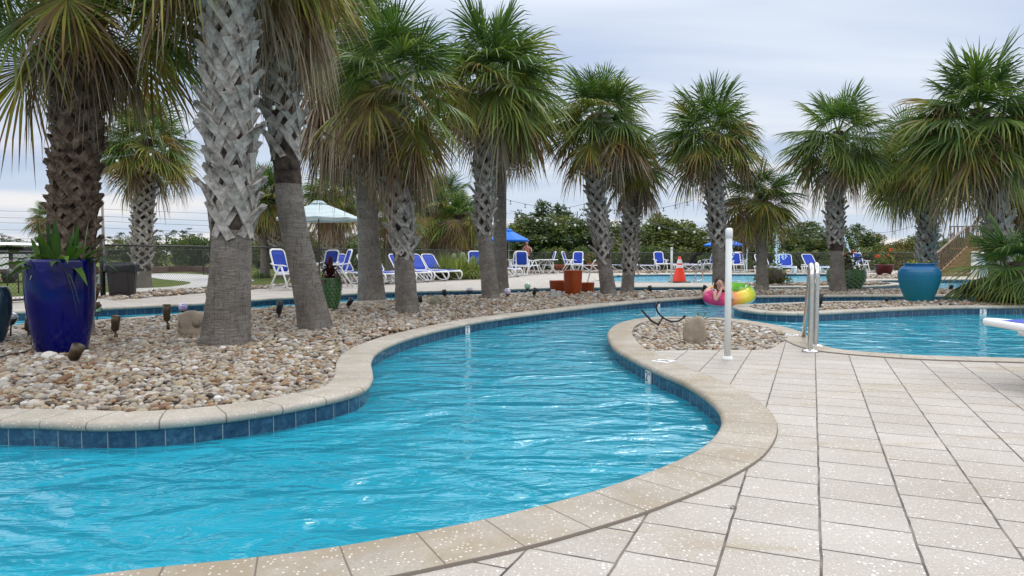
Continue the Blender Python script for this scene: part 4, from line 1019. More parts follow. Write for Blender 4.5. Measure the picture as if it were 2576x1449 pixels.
leaf_lobes('petals', [(.12, -.1, .55, .07, .05, .05), (-.15, -.1, .48, .05, .05, .04)], 60, .05, 4, m_redfl, pl)
# turquoise jar
b = G(2311, 761); S = b.y / F; hh = A(2311, 660, b.y).z + .01; r = 48.5 * S
PF = [(0, 0), (.53, 0), (.56, .02), (.62, .08), (.76, .25), (.88, .42), (.965, .58), (1, .71), (.985, .79), (.92, .87), (.78, .925), (.71, .945), (.70, .96), (.76, .975), (.77, 1.0), (.70, 1.0), (.66, .97), (.66, .9)]
def jarfn(q, z, a):
    return q * (1 + (.010 * math.cos(a * 60) if .06 * hh < z < .8 * hh else 0))
pj = []
for (a0, z0_), (a1, z1_) in zip(PF, PF[1:]):
    k = max(1, int(abs(z1_ - z0_) * hh / .012))
    for i in range(k):
        q = i / k; zz = z0_ + (z1_ - z0_) * q; pj.append(((a0 + (a1 - a0) * q) * r * (1 + .008 * math.cos(zz * hh * 2 * math.pi / .034) * (.06 < zz < .9)), zz * hh))
pj.append((PF[-1][0] * r, PF[-1][1] * hh))
t = lathe_pot('plant_pot', back(b, .1, -.03), pj, m_teal, 'big turquoise jar with ribbed checker texture standing on the gravel island', n=240, soil=(r * .66, hh * .93), fn=jarfn)
pl = empty('flowering_plant', back(b, .1, hh * .93), 'low plant with yellow green flowers in the turquoise jar', 'plant')
leaf_lobes('leaves', [(-.10, 0, .05, .13, .12, .07), (.12, 0, .04, .13, .12, .05)], 300, .035, 5, leafmat('yellow_green_leaves', [(0, (.08, .12, .02)), (.6, (.25, .30, .04)), (1, (.5, .42, .05))]), pl)
# maroon pot
b = G(2223, 696); S = b.y / F; hh = A(2223, 665, b.y).z; r = 23 * S
lathe_pot('plant_pot', b, [(0, 0), (r * .55, 0), (r * .6, .03), (r * .85, hh * .45), (r * .98, hh * .8), (r, hh * .97), (r * .97, hh), (r * .85, hh * .95)], m_maroon, 'maroon bowl pot planted with red canna flowers', soil=(r * .85, hh * .93))
pl = empty('canna_plant', b + Vector((0, 0, hh * .9)), 'canna plant with scarlet flowers in the maroon bowl pot', 'plant')
leaf_lobes('leaves', [(0, 0, .25, .42, .3, .26)], 500, .09, 6, m_olive, pl); leaf_lobes('petals', [(-.30, -.1, .42, .10, .06, .06), (-.05, -.1, .40, .10, .06, .06), (.13, -.1, .42, .09, .06, .06), (.25, -.05, .68, .07, .05, .09)], 90, .06, 7, m_redfl, pl)
# rust pots
def rustpot(px, py, top, hw, label, ft=.72):
    b = G(px, py); S = b.y / F; hh = A(px, top, b.y).z; r = hw * S
    lathe_pot('plant_pot', back(b, .05, -.03), [(0, 0), (r * ft, 0), (r * (ft + .05), .02), (r * .93, hh * .4), (r * .99, hh * .75), (r, hh), (r * 1.02, hh + .02), (r * 1.0, hh + .035), (r * .9, hh + .02), (r * .88, hh * .8), (r * .2, hh * .78), (0, hh * .78)], m_rust, label, group='rust glazed pots')
rustpot(1441, 743, 680, 23.5, 'tallest rust red pot, standing in the middle of its group')
rustpot(1408, 738, 706, 26, 'low wide rust red pot on the left of its group', .8)
rustpot(1478, 737.5, 711, 17, 'low rust red pot on the right of its group', .85)
# terracotta with shrub
b = G(1410, 684.5); lathe_pot('plant_pot', b, [(0, 0), (.26, 0), (.34, .3), (.36, .42), (.33, .42), (.31, .36)], m_terra, 'terracotta pot with a leafy green shrub by the far fence', soil=(.31, .38))
pl = empty('potted_shrub', b + Vector((0, 0, .4)), 'bright green leafy shrub in the terracotta pot', 'plant'); leaf_lobes('leaves', [(0, 0, .28, .32, .28, .3), (.1, 0, .5, .2, .2, .15)], 420, .09, 8, m_lite, pl)
b = G(1490, 684); lathe_pot('plant_pot', b, [(0, 0), (.2, 0), (.3, .5), (.27, .5)], m_terra, 'terracotta pot with dry growth behind the bent handrail', soil=(.27, .45))
pl = empty('potted_shrub', b + Vector((0, 0, .5)), 'reddish dry shrub in the pot behind the bent handrail', 'plant'); leaf_lobes('leaves', [(0, 0, .28, .42, .3, .34)], 420, .08, 9, m_autumn, pl)
# fountain grass clump
gr = empty('grass_clump', G(1130, 702), 'tall clump of green fountain grass with pale tips behind the loungers', 'ornamental grass')
for i, (gx, gy, s) in enumerate(((-.95, .1, .85), (-.5, .2, 1.05), (.0, .3, 1.2), (.45, .1, 1.2), (.95, .2, 1.1), (.3, -.5, .9), (-.3, -.4, .8))):
    blades('grass_tuft', gr, m_drygrass, 420, 1.2 * s, .008, 1, 20 + i, .75, org=(gx, gy, 0), r0=.3, seg=4, elmin=38, elmax=88)
# ivy mound
iv = empty('ivy_mound', G(1940, 716.5), 'rounded mound of trailing ivy on the gravel behind the low dark palm', 'shrub')
leaf_lobes('leaves', [(0, 0, .30, .46, .4, .36), (-.3, 0, .15, .24, .3, .22), (.34, -.05, .10, .28, .3, .16)], 1500, .05, 10, m_olive, iv, 1.2, .75)
MB().sphere((0, 0, .26), (.40, .34, .30), 16, 8).build('stems', m_twig, iv, True)
# shrubby palm at the right
def shrub_palm(px, py, top, Y, label, seed, n, L, pet, trunkr, lo_=-10):
    base = Vector((xs(px, Y), Y, -.02)); t = empty('dwarf_palm', base, label, 'palm shrub'); z = A(px, top, Y).z
    MB().tube([(0, 0, 0), (.02, 0, z * .5), (0, 0, z)], [trunkr, trunkr * .9, trunkr * .8], 12).build('trunk', m_core, t, True)
    c = link_mesh('crown', crown_mesh(seed, n, L=L, pet=pet, nseg=40, lo=lo_, hi=70, dry=.10), m_frond, t); c.location.z = z
    return t
shrub_palm(2556, 745, 655, 13.6, 'bushy low fan palm at the right edge in front of the wooden stairs', 51, 40, .76, .52, .14, -30)
shrub_palm(2470, 760, 742, 13.9, 'small yellowing fan palm sprout beside the turquoise jar', 52, 7, .36, .22, .04, 0)
shrub_palm(2575, 762, 738, 13.7, 'small yellow green fan palm sprout at the bottom of the right edge shrub', 53, 9, .40, .2, .05, 5)
# ---------------------------------------------------------------- fences
def chain_mesh(a, b, h, pitch, r):
    a, b = Vector((a[0], a[1], 0)), Vector((b[0], b[1], 0)); L = (b - a).length; d = (b - a) / L; m = MB(); s = pitch * 1.414; c = -h
    while c < L:
        for sg in (1, -1):
            u0, z0 = c, .03; u1, z1 = c + h, h
            if u0 < 0: z0 += -u0; u0 = 0
            if u1 > L: z1 -= (u1 - L); u1 = L
            if u1 - u0 < .03: continue
            if sg < 0: z0_, z1_ = h + .03 - z0, h + .03 - z1
            else: z0_, z1_ = z0, z1
            m.tube([a + d * u0 + Vector((0, 0, z0_)), a + d * u1 + Vector((0, 0, z1_))], r, 3, False)
        c += s
    return m
def fence(pts, h, label, pitch=.065, r=.0022, pr=.028, step=2.9, group=None, bottom=False):
    t = empty('chain_link_fence', (0, 0, 0), label, 'fence', group); mm = MB()
    for a, b in zip(pts, pts[1:]):
        L = (b - a).length; n = max(1, round(L / step))
        for k in range(n): p = a + (b - a) * k / n; MB().tube([(p.x, p.y, 0), (p.x, p.y, h + .02)], pr, 8).build('fence_post', m_black, t, True)
        MB().tube([(a.x, a.y, h), (b.x, b.y, h)], pr * .75, 6).build('top_rail', m_black, t, True)
        if bottom: MB().tube([(a.x, a.y, .06), (b.x, b.y, .06)], pr * .9, 6).build('bottom_rail', m_black, t, True)
        q = chain_mesh(a, b, h, pitch, r); o = len(mm.v); mm.v += q.v; mm.f += [tuple(i + o for i in f) for f in q.f]; mm.m += q.m
    p = pts[-1]; MB().tube([(p.x, p.y, 0), (p.x, p.y, h + .02)], pr, 8).build('fence_post', m_black, t, True)
    mm.build('chain_link_mesh', m_black, t); return t
fence([G(-300, 783).to_2d(), G(236, 750).to_2d()], 1.0, 'black chain link gate panel behind the tall cobalt pot', .055, .0034, .026, 4, bottom=True)
g_ = G(259, 747); t = empty('gate_post', g_, 'thick black gate post with a rounded cap beside the brown bin', 'post'); z = A(259, 603, g_.y).z
MB().tube([(0, 0, 0), (0, 0, z - .02)], .052, 14).build('shaft', m_black, t, True); MB().sphere((0, 0, z - .03), (.054, .054, .035), 14, 8).build('cap', m_black, t, True)
fence([G(263, 746).to_2d(), G(531, 727).to_2d(), G(770, 713).to_2d()], 1.16, 'black chain link fence running behind the brown bin to the striped parasol', .055, .0038, .028, 3.2)
fence(fence_pts[3:7], 1.14, 'black chain link fence stretch behind the left loungers and tall grass', .07, .0045, .028, 3)
fence(fence_pts[6:11], 1.02, 'long black chain link fence behind the activity pool', .085, .0065, .03, 3)
fence([Vector((-19, 33)), Vector((-16.5, 31)), Vector((-12, 34)), Vector((-9, 36))], 1.15, 'distant black fence beyond the driveway bend', .09, .005, .028, 3)

# ---------------------------------------------------------------- trees and shrubs beyond the fence
def tree_proto(name, kind, seed):
    rg = np.random.default_rng(seed); t = empty(name, (0, 0, 0), None, {'tree': 'tree', 'pine_tree': 'pine tree', 'shrub': 'shrub'}[name])
    lob = []
    if kind == 'pine':
        for k in range(13):
            z = rg.uniform(.52, .97); rr = .20 * (1.15 - abs(z - .72) * 2.4) + .03; a = rg.uniform(0, 6.28)
            lob.append((rr * math.cos(a), rr * math.sin(a), z, rg.uniform(.06, .12), rg.uniform(.06, .12), rg.uniform(.025, .05)))
        mat, per, leaf = m_pine, 1700, .020
    elif kind == 'airy':
        for k in range(20):
            z = rg.uniform(.25, 1.0); rr = .26 * (1.1 - z * .6) * rg.uniform(.2, 1); a = rg.uniform(0, 6.28)
            lob.append((rr * math.cos(a), rr * math.sin(a), z, rg.uniform(.05, .12), rg.uniform(.05, .12), rg.uniform(.05, .11)))
        mat, per, leaf = m_dkgreen, 1500, .026
    elif kind == 'dense':
        for k in range(22):
            z = rg.uniform(.15, .92); rr = .36 * math.sin(min(1, (1.05 - z) * 1.5) * 1.57) * rg.uniform(.3, 1); a = rg.uniform(0, 6.28)
            lob.append((rr * math.cos(a), rr * math.sin(a), z, rg.uniform(.13, .22), rg.uniform(.13, .22), rg.uniform(.10, .17)))
        mat, per, leaf = m_olive, 1500, .032
    else:
        for k in range(16):
            z = rg.uniform(.15, .85); rr = .5 * rg.uniform(.1, 1); a = rg.uniform(0, 6.28)
            lob.append((rr * math.cos(a), rr * math.sin(a), z, rg.uniform(.16, .28), rg.uniform(.16, .28), rg.uniform(.14, .26)))
        mat, per, leaf = m_lite, 620, .055
    c = leaf_lobes('crown', lob, per, leaf, seed, mat, t, 1.5, .35)
    if name != 'shrub':
        m = MB(); m.tube(bez([(0, 0, 0), (.01, 0, .3), (-.01, .01, .6), (0, 0, .9)], 4), list(np.linspace(.022, .006, 13)), 7)
        for l in lob[:9]:
            z0_ = max(.12, l[2] - .18); m.tube([(0, 0, z0_), (l[0] * .5, l[1] * .5, (z0_ + l[2]) / 2 + .02), (l[0], l[1], l[2])], [.008, .006, .003], 5)
        m.build('trunk', m_twig, t, True)
    return t
TP = {}
for nm, kind, seeds in (('pine_tree', 'pine', (1, 2, 3)), ('tree', 'airy', (4, 5)), ('tree', 'dense', (6, 7, 8)), ('shrub', 'shrub', (9, 10, 11))):
    TP[kind] = [tree_proto(nm, kind, s) for s in seeds]
tcount = {}
def plant_tree(kind, x, top, Y, label, group, wid=1.0, mat=None, var=0):
    key = (kind, var % len(TP[kind])); pr = TP[kind][key[1]]
    o = pr if key not in tcount else copy_tree(pr); tcount[key] = 1
    hgt = max(.5, A(x, top, Y).z + .1); o.location = (xs(x, Y), Y, -.08); o.scale = (hgt * wid, hgt * wid, hgt); o.rotation_euler.z = random.uniform(0, 6.28)
    tag(o, label, None, group)
    if mat:
        c = [k for k in o.children if k.name.startswith('crown')][0]
        if c.material_slots: c.data = c.data.copy(); c.data.materials.clear(); c.data.materials.append(mat)
    return o
G1 = 'trees growing beyond the far fence'
for i, (kind, x, top, Y, wid, mat, label) in enumerate([
    ('dense', 1318, 546, 50, .85, None, 'dark bushy tree just right of the slender middle trunk'),
    ('airy', 1368, 496, 52, .9, None, 'tallest loose crowned tree, its top above the dark bank near the blue parasol'),
    ('airy', 1312, 532, 54, .8, None, 'loose crowned tree rising over the left end of the dark bank'),
    ('airy', 1410, 505, 55, .8, None, 'loose crowned tree between the tallest one and the small round pine'),
    ('dense', 1375, 555, 47, .95, m_dkgreen, 'dark dense tree directly above the standing man'),
    ('dense', 1430, 548, 49, 1.0, None, 'olive dense tree above the terracotta planter'),
    ('pine', 1452, 516, 58, 1.0, m_pine, 'small round topped pine showing over the middle of the dark bank'),
    ('dense', 1482, 560, 48, .9, None, 'olive tree seen left of the leaning palm trunk'),
    ('dense', 1552, 572, 50, 1.0, m_dkgreen, 'dark tree between the two middle right palm trunks'),
    ('airy', 1648, 528, 56, .9, m_olive, 'yellow green loose tree right of the short palm trunk'),
    ('dense', 1630, 568, 50, 1.0, None, 'olive tree above the raised lounger'),
    ('dense', 1690, 560, 52, 1.0, None, 'olive tree above the orange cone'),
    ('airy', 1738, 556, 60, .9, m_olive, 'loose olive tree left of the palm behind the swim ring'),
    ('dense', 1750, 580, 50, 1.0, m_olive, 'low olive tree left of the near white post'),
    ('dense', 1850, 566, 50, 1.0, None, 'olive tree right of the near white post'),
    ('airy', 1890, 560, 56, .9, None, 'loose tree behind the thin upright water jet'),
    ('dense', 1960, 570, 50, 1.0, None, 'olive tree behind the ivy mound'),
    ('dense', 2030, 560, 53, 1.0, m_dkgreen, 'dark tree left of the airy crowned palm'),
    ('dense', 2075, 576, 49, 1.0, m_dkgreen, 'dark tree directly behind the airy crowned palm'),
    ('airy', 2150, 558, 60, .9, None, 'loose tree right of the airy crowned palm'),
    ('dense', 2200, 590, 50, 1.0, m_autumn, 'yellowish tree above the maroon pot'),
    ('dense', 2260, 606, 46, .9, m_autumn, 'yellowish bushy tree left of the turquoise jar palm'),
    ('pine', 2372, 575, 62, 1.1, None, 'rounded pine behind the wooden stair rail'),
    ('dense', 2420, 600, 60, 1.0, None, 'olive tree behind the wooden stairs'),
    ('dense', 2520, 590, 58, 1.1, None, 'olive tree behind the slide platform'),
    ('dense', 1002, 604, 48, .9, m_lite, 'light green tree between the jagged based palm and the slim far palm'),
    ('dense', 1060, 590, 52, .9, m_lite, 'light green tree left of the three far palms'),
    ('dense', 1135, 606, 56, 1.0, m_dkgreen, 'dark tree behind the three far palms'),
    ('dense', 1182, 600, 60, .8, None, 'small olive tree beside the far gazebo roof'),
    ('dense', 905, 600, 60, .8, m_lite, 'light green tree left of the dark smooth trunk')]):
    plant_tree(kind, x, top, Y, label, G1, wid * (1.45 if kind == 'dense' else 1.15), mat, i)
for i, (x, top, Y, mt) in enumerate((q[0], q[1] - 14, q[2], q[3]) for q in ((1296, 575, 46.5, m_olive), (1345, 566, 46.8, m_dkgreen), (1400, 560, 47.5, m_olive), (1462, 562, 47, m_dkgreen), (1515, 570, 47, m_olive), (1570, 580, 48, m_dkgreen), (1612, 575, 52, m_lite), (1665, 566, 47.5, m_olive), (1720, 575, 47, m_olive), (1790, 580, 48, m_olive), (1880, 585, 48, m_dkgreen), (1930, 580, 49, m_olive), (1995, 582, 47.5, m_dkgreen), (2110, 590, 48, m_olive), (2170, 596, 49, m_dkgreen), (2310, 600, 50, m_olive))):
    plant_tree('dense', x, top, Y, ['dark', 'olive', 'full', 'broad'][i % 4] + ' tree filling the bank beyond the fence, ' + ['left of the blue parasol top', 'behind the standing man', 'above the oval table', 'above the pair of facing armchairs', 'behind the leaning palm trunk', 'behind the short palm trunk', 'above the sitting child', 'above the upright armchair', 'above the traffic cone', 'left of the right blue parasol', 'right of the right blue parasol', 'left of the spraying jet', 'behind the raised lounger by the ivy mound', 'behind the wider scaled pot', 'right of the slanting jet', 'behind the turquoise jar'][i], G1, 1.7, mt, i + 1)
G2 = 'shrubs in the dark hedge behind the far fence'
hedge = [(-11, 38.5, 640), (-9, 38.5, 636), (-7, 39, 634), (-5, 40, 632), (-3, 41, 634), (-1.2, 42, 632)]
k = 0
for X in np.arange(.5, 42, 1.25):
    Yh = 42.5 + rng.uniform(-.8, 1.6); px = X / Yh * F + CW / 2; k += 1
    plant_tree('shrub', px, rng.uniform(612, 634), Yh, 'bushy shrub of the hedge right behind the long far fence', G2, rng.uniform(.9, 1.3), [m_olive, m_lite, m_dkgreen, m_olive, m_autumn][k % 5 if X > 20 else k % 3], k)
for X in np.arange(1, 44, 2.6):
    Yh = 46.5 + rng.uniform(-.8, 1.2); px = X / Yh * F + CW / 2; k += 1
    plant_tree('shrub', px, rng.uniform(586, 606), Yh, 'taller shrub in the back row behind the long far fence', G2, rng.uniform(.7, .95), [m_olive, m_lite, m_olive][k % 3], k)
G3 = 'olive shrubs behind the left fence'
for X in np.arange(-25, 1, .85):
    Yh = 45.5 + rng.uniform(-2.0, 3.5); px = X / Yh * F + CW / 2; k += 1
    plant_tree('shrub', px, rng.uniform(590, 612), Yh, 'olive shrub in the belt beyond the driveway', G3, rng.uniform(.8, 1.1), [m_olive, m_olive, m_dkgreen, m_lite][k % 4], k)
G4 = 'distant pines on the left skyline'
for i, x in enumerate((8, 60, 235, 290, 318, 420, 462, 470, 500, 620, 640, 745, 770, 790, 905, 925, 1015, 1200)):
    plant_tree('pine', x, [584, 600, 592, 588, 584, 578, 570, 590, 586, 592, 580, 586, 574, 590, 582, 576, 588, 590][i], 118 + 14 * (i % 3), 'distant long trunked pine on the skyline', G4, 1.15, None, i)
for i, x in enumerate((-60, 30, 120, 210, 300, 380, 460, 540, 620, 700, 800, 890, 980, 1080, 1180, 1280, 1400, 1560, 1700, 1860, 2000, 2150, 2300, 2450, 2600)):
    plant_tree('dense', x, 606 - 6 * (i % 3), 105, 'far off dark tree in the wood line along the horizon', 'wood line on the horizon', 1.9, [m_olive, m_dkgreen][i % 2], i)

# ---------------------------------------------------------------- far buildings, pole, vehicle
m_roof = plain('gray_shingles', (.22, .22, .23), .85, var=.15, vs=6); m_wall_ = plain('pale_siding', (.5, .5, .48), .8)
def house(px, py_top, py_eave, Y, w_px, label, name='house', open_=False):
    X = xs(px, Y); w_ = w_px / F * Y; ze, zt = A(px, py_eave, Y).z, A(px, py_top, Y).z
    t = empty(name, (X, Y, 0), label, name)
    m = MB(); a, b = w_ / 2 + .3, w_ / 2.6; m.add([(-a, -b, ze), (a, -b, ze), (a, b, ze), (-a, b, ze), (-a * .35, 0, zt), (a * .35, 0, zt)], [(0, 1, 5, 4), (1, 2, 5), (2, 3, 4, 5), (3, 0, 4), (3, 2, 1, 0)]); m.build('roof', m_roof, t)
    if open_:
        for x in (-1, 1):
            for y in (-1, 1): MB().box((x * w_ * .42, y * b * .8, ze / 2 - .01), (.18, .18, ze - .02)).build('post', m_wall_, t)
    else:
        MB().box((0, 0, ze / 2 - .01), (w_, b * 1.8, ze - .02)).build('wall', m_wall_, t)
        for x in (-.3, .3): MB().box((x * w_, -b * .9 - .02, ze * .55), (w_ * .14, .06, ze * .35)).build('window', m_black, t)
house(505, 603, 617, 95, 34, 'far house with a gray hip roof in the left treeline'); house(640, 590, 616, 70, 50, 'gray roofed house right behind the closest palm trunk')
house(1979, 575, 593, 75, 42, 'gray roofed house seen through the water spray'); house(2372, 604, 622, 70, 44, 'gray roofed house left of the wooden stair rail')
house(1190, 611, 624, 58, 60, 'open shade shelter with a gray roof behind the tall grass', 'gazebo', True)
Yp = 80; X = xs(262, Yp); t = empty('utility_pole', (X, Yp, 0), 'tall gray utility pole behind the chain link fence at the left', 'utility pole')
zt = A(262, 503, Yp).z; MB().tube([(0, 0, 0), (0, 0, zt)], [.19, .13], 8).build('pole', plain('gray_pole', (.28, .24, .21), .8), t, True)
for py in (597, 602): MB().box((0, -.15, A(262, py + 2, Yp).z), (.75, .1, .09)).build('crossarm', m_twig, t)
t2 = empty('utility_pole', (xs(1225 - 280, 95), 95, 0), 'second gray utility pole further off behind the dark smooth trunk', 'utility pole'); MB().tube([(0, 0, 0), (0, 0, A(945, 540, 95).z)], .2, 8).build('pole', m_twig, t2, True)
for k, (y0, y1) in enumerate(((524, 530), (540, 550), (553, 562), (571, 578), (593, 600), (602, 608))):
    a, m_, b = A(-120, y0, Yp), A(262, (y0 + y1) / 2 - 1, Yp - .3), A(1290, y1 + 6, 110)
    pts = [a + (m_ - a) * q + Vector((0, 0, -1.2 * q * (1 - q))) for q in np.linspace(0, 1, 9)] + [m_ + (b - m_) * q + Vector((0, 0, -2.5 * q * (1 - q))) for q in np.linspace(0, 1, 17)][1:]
    o = MB().tube(pts, .022, 4).build('power_line', m_black); tag(o, ['uppermost', 'second', 'third', 'fourth', 'fifth', 'lowest'][k] + ' power line strung across the sky at the left', 'power line', 'power lines on the utility poles')
# golf cart
Yc = 24; t = empty('golf_cart', (xs(25, Yc), Yc, 0), 'parked golf cart with a white and dark canopy at the left edge', 'golf cart')
MB().box((0, 0, A(30, 614, Yc).z), (1.25, 2.2, .10), tp=.88).build('canopy', m_white, t, bevel=.03)
for x in (-.5, .5):
    for y in (-.8, .8): MB().tube([(x, y, .8), (x * .9, y * .9, A(30, 616, Yc).z)], .02, 6).build('roof_post', m_black, t, True)
MB().box((0, 0, .55), (1.15, 2.2, .45), tp=.92).build('body', plain('dark_brown_body', (.05, .025, .02), .4), t, bevel=.05); MB().box((0, .2, .95), (1.05, .5, .5)).build('seat', m_black, t, bevel=.05)
for x in (-.5, .5):
    for y in (-.75, .75): MB().tube([(x - .09, y, .24), (x + .09, y, .24)], .24, 16).build('wheel', m_black, t, True)
# signs hung on the fence, hydrant, utility box, low wall
def sign(x0, x1, y0, y1, Y, label, mat):
    a, b = A(x0, y0, Y), A(x1, y1, Y); t = empty('sign_panel', ((a.x + b.x) / 2, Y, 0), label, 'sign', 'blank sign backs by the gate')
    MB().box((0, 0, (a.z + b.z) / 2), (b.x - a.x, .02, a.z - b.z)).build('panel', mat, t)
    for s in (-.3, .3): MB().tube([(s * (b.x - a.x), .03, 0), (s * (b.x - a.x), .03, b.z + .05)], .016, 6).build('sign_leg', m_black, t, True)
sign(-14, 22, 639, 677, 17.2, 'white sign panel seen through the fence at the left edge', m_white); sign(33, 77, 639, 664, 17.2, 'light gray sign panel on two dark legs left of the cobalt pot', m_gray)
b = G(14, 704); t = empty('fire_hydrant', b, 'red fire hydrant with a white top on the lawn at the left edge', 'fire hydrant'); m_hyd = plain('hydrant_red', (.35, .01, .02), .4)
MB().lathe([(.0, 0), (.17, 0), (.17, .04), (.11, .06), (.10, .42), (.13, .43), (.13, .46), (0, .46)], 16).build('barrel', m_hyd, t, True)
MB().lathe([(.12, .46), (.10, .55), (.05, .60), (.03, .65), (0, .66)], 16).build('bonnet', m_white, t, True)
for s in (-1, 1): MB().tube([(s * .08, 0, .33), (s * .17, 0, .33)], .05, 10).build('nozzle', m_hyd, t, True)
b = G(256, 716); t = empty('utility_box', b, 'gray green utility cabinet behind the gate post', 'utility box'); m_ub = plain('gray_green_paint', (.25, .30, .27), .6)
MB().box((0, 0, .20), (.62, .4, .40)).build('cabinet', m_ub, t, bevel=.02); MB().box((0, -.01, .415), (.66, .44, .03)).build('lid', m_ub, t, bevel=.01)
m_brick = NT('brown_block'); v = m_brick.coords('Object'); bt = m_brick.n('ShaderNodeTexBrick'); bt.inputs['Scale'].default_value = 1; bt.inputs['Brick Width'].default_value = .4; bt.inputs['Row Height'].default_value = .12; bt.inputs['Mortar Size'].default_value = .012
bt.inputs['Color1'].default_value = (.16, .085, .06, 1); bt.inputs['Color2'].default_value = (.11, .055, .04, 1); bt.inputs['Mortar'].default_value = (.05, .035, .03, 1)
mpp = m_brick.coords('Object', (1, 1, 1), (R(90), 0, 0)); m_brick.l(mpp, bt.inputs['Vector']); m_brick = m_brick.done(m_brick.bsdf(bt.outputs[0], .9))
m = MB(); wpts = [G(368, 689), G(420, 684.5), G(490, 684), G(545, 688), G(600, 693)]
for a, b in zip(wpts, wpts[1:]):
    d = (b - a); c = (a + b) / 2; m.box((c.x, c.y, .17), (d.length + .02, .25, .30), Matrix.Rotation(math.atan2(d.y, d.x), 3, 'Z'))
o = m.build('retaining_wall', m_brick); tag(o, 'low brown block retaining wall along the driveway bend', 'wall')
blades_o = empty('grass_clump', G(600, 700), 'small light green ornamental grass tufts behind the fence beside the closest palm', 'ornamental grass')
blades('grass_tuft', blades_o, m_lite, 160, .5, .012, 1, 61, .8, r0=.3, elmin=30); blades('grass_tuft', blades_o, m_lite, 160, .45, .012, 1, 62, .8, org=(.9, 0, 0), r0=.3, elmin=30)
pk = empty('low_shrub', G(918, 697), 'low clipped yellow green shrub behind the lounger by the dark smooth trunk', 'shrub'); leaf_lobes('leaves', [(-.3, 0, .2, .4, .3, .2), (.3, 0, .2, .4, .3, .2)], 600, .06, 63, m_lite, pk)
ct = empty('prickly_pear', G(1165, 698), 'pale prickly pear cactus pads poking out of the tall grass', 'cactus'); m_cac = plain('cactus_pad', (.22, .28, .20), .6, var=.15)
for x, z, r_ in ((-.35, .88, .09), (.02, .90, .11), (.42, .74, .10), (.1, .70, .10), (-.2, .68, .10), (.35, .55, .09)):
    MB().sphere((x, -.35, z), (r_, .04, r_ * 1.3), 14, 8).build('pad', m_cac, ct, True)
# brown bin
b = G(309, 746); z = A(309, 664, b.y).z; t = empty('rubbish_bin', b, 'dark brown panelled rubbish bin with a black bag folded over its rim', 'rubbish bin', rz=.35)
MB().box((0, 0, z / 2), (.46, .46, z), tp=1.22).build('bin_body', m_bin, t, bevel=.012)
for s in (-1, 1):
    MB().box((0, s * .262, z * .5), (.30, .012, z * .72), Matrix.Rotation(-s * .07, 3, 'X')).build('panel', m_bin, t, bevel=.004); MB().box((s * .262, 0, z * .5), (.012, .30, z * .72), Matrix.Rotation(s * .07, 3, 'Y')).build('panel', m_bin, t, bevel=.004)
m = MB(); n = 40; vs = []
rg = np.random.default_rng(5)
for j, (k_, zz) in enumerate(((.80, z - .03), (.98, z + .03), (1.10, z + .035), (1.14, z - .05), (1.13, z - .16))):
    for i in range(n):
        a = 2 * math.pi * i / n; q = .285 / max(abs(math.cos(a)), abs(math.sin(a))) * k_; q = min(q, .37 * k_); dz = (rg.uniform(-.05, .03) if j == 4 else rg.uniform(-.012, .012)); vs.append(((q + rg.uniform(-.01, .01)) * math.cos(a), (q + rg.uniform(-.01, .01)) * math.sin(a), zz + dz))
m.add(vs, [(j * n + i, j * n + (i + 1) % n, (j + 1) * n + (i + 1) % n, (j + 1) * n + i) for j in range(4) for i in range(n)]).build('bin_bag', m_rubber, t, True)
# ---------------------------------------------------------------- garden lights
def spot(bx, by, hx, hy, label, col_=None, s=1.0):
    b = G(bx, by); h_ = A(hx, hy, b.y); d = h_ - b; t = empty('garden_spotlight', (b.x, b.y, -.01), label, 'garden light', 'bullet spotlights in the gravel'); c = col_ or m_bronze
    L = d.length; ax = (Vector((d.x, 0, 0)) * 1.0 + Vector((0, .02, d.z * .55))).normalized(); p0 = Vector((d.x * .15 - .012, 0, d.z * .36)); p1 = Vector((d.x, 0, d.z))
    MB().tube([(0, 0, 0), (0, 0, d.z * .26)], [.022 * s, .019 * s], 10).build('stake', c, t, True)
    MB().tube([(0, 0, d.z * .24), p0], [.011 * s, .012 * s], 8).build('knuckle', c, t, True)
    u = (p1 - p0).normalized(); hd = MB().tube([p0 - u * .005, p0 + u * .015, p0 + u * (p1 - p0).length * .6, p1 - u * .002, p1 - u * .02], [.022 * s, .040 * s, .044 * s, .047 * s, .040 * s], 16).build('lamp_head', c, t, True)
    return t
spot(73, 851, 76, 791, 'brown bullet spotlight left of the cobalt pot'); spot(292, 852, 292, 791, 'brown bullet spotlight on the gravel right of the cobalt pot')
spot(184, 921, 199, 865, 'brown bullet spotlight standing right in front of the cobalt pot', None, 1.15); spot(423, 828, 419, 763, 'brown bullet spotlight left of the tan speaker rock')
spot(702, 805, 706, 755, 'dark bullet spotlight between the closest palm and the leaning palm', m_black); spot(875, 777, 886, 749, 'black bullet spotlight right of the scaled pot behind the leaning palm', m_black)
spot(1060, 767, 1055, 742, 'black bullet spotlight just right of the jagged based palm foot', m_black); spot(1121, 751.5, 1117, 727, 'black bullet spotlight right of the greenish rock', m_black)
spot(1343, 750, 1348, 723, 'black bullet spotlight left of the rust pots', m_black); spot(1639, 739, 1634, 717.5, 'black bullet spotlight on the gravel below the cone', m_black)
spot(1770, 735, 1774, 716.5, 'black bullet spotlight left of the rainbow swim ring', m_black); spot(2064, 777, 2065, 738, 'black bullet spotlight right behind the steel handrails', m_black)
spot(2392, 733, 2394, 716, 'black bullet spotlight right of the turquoise jar', m_black, 1.2); spot(2234, 761, 2229, 748, 'small leaning black stake light left of the turquoise jar', m_black, .8); spot(2452, 731, 2450, 716, 'black bullet spotlight among the shrub palm leaves', m_black)
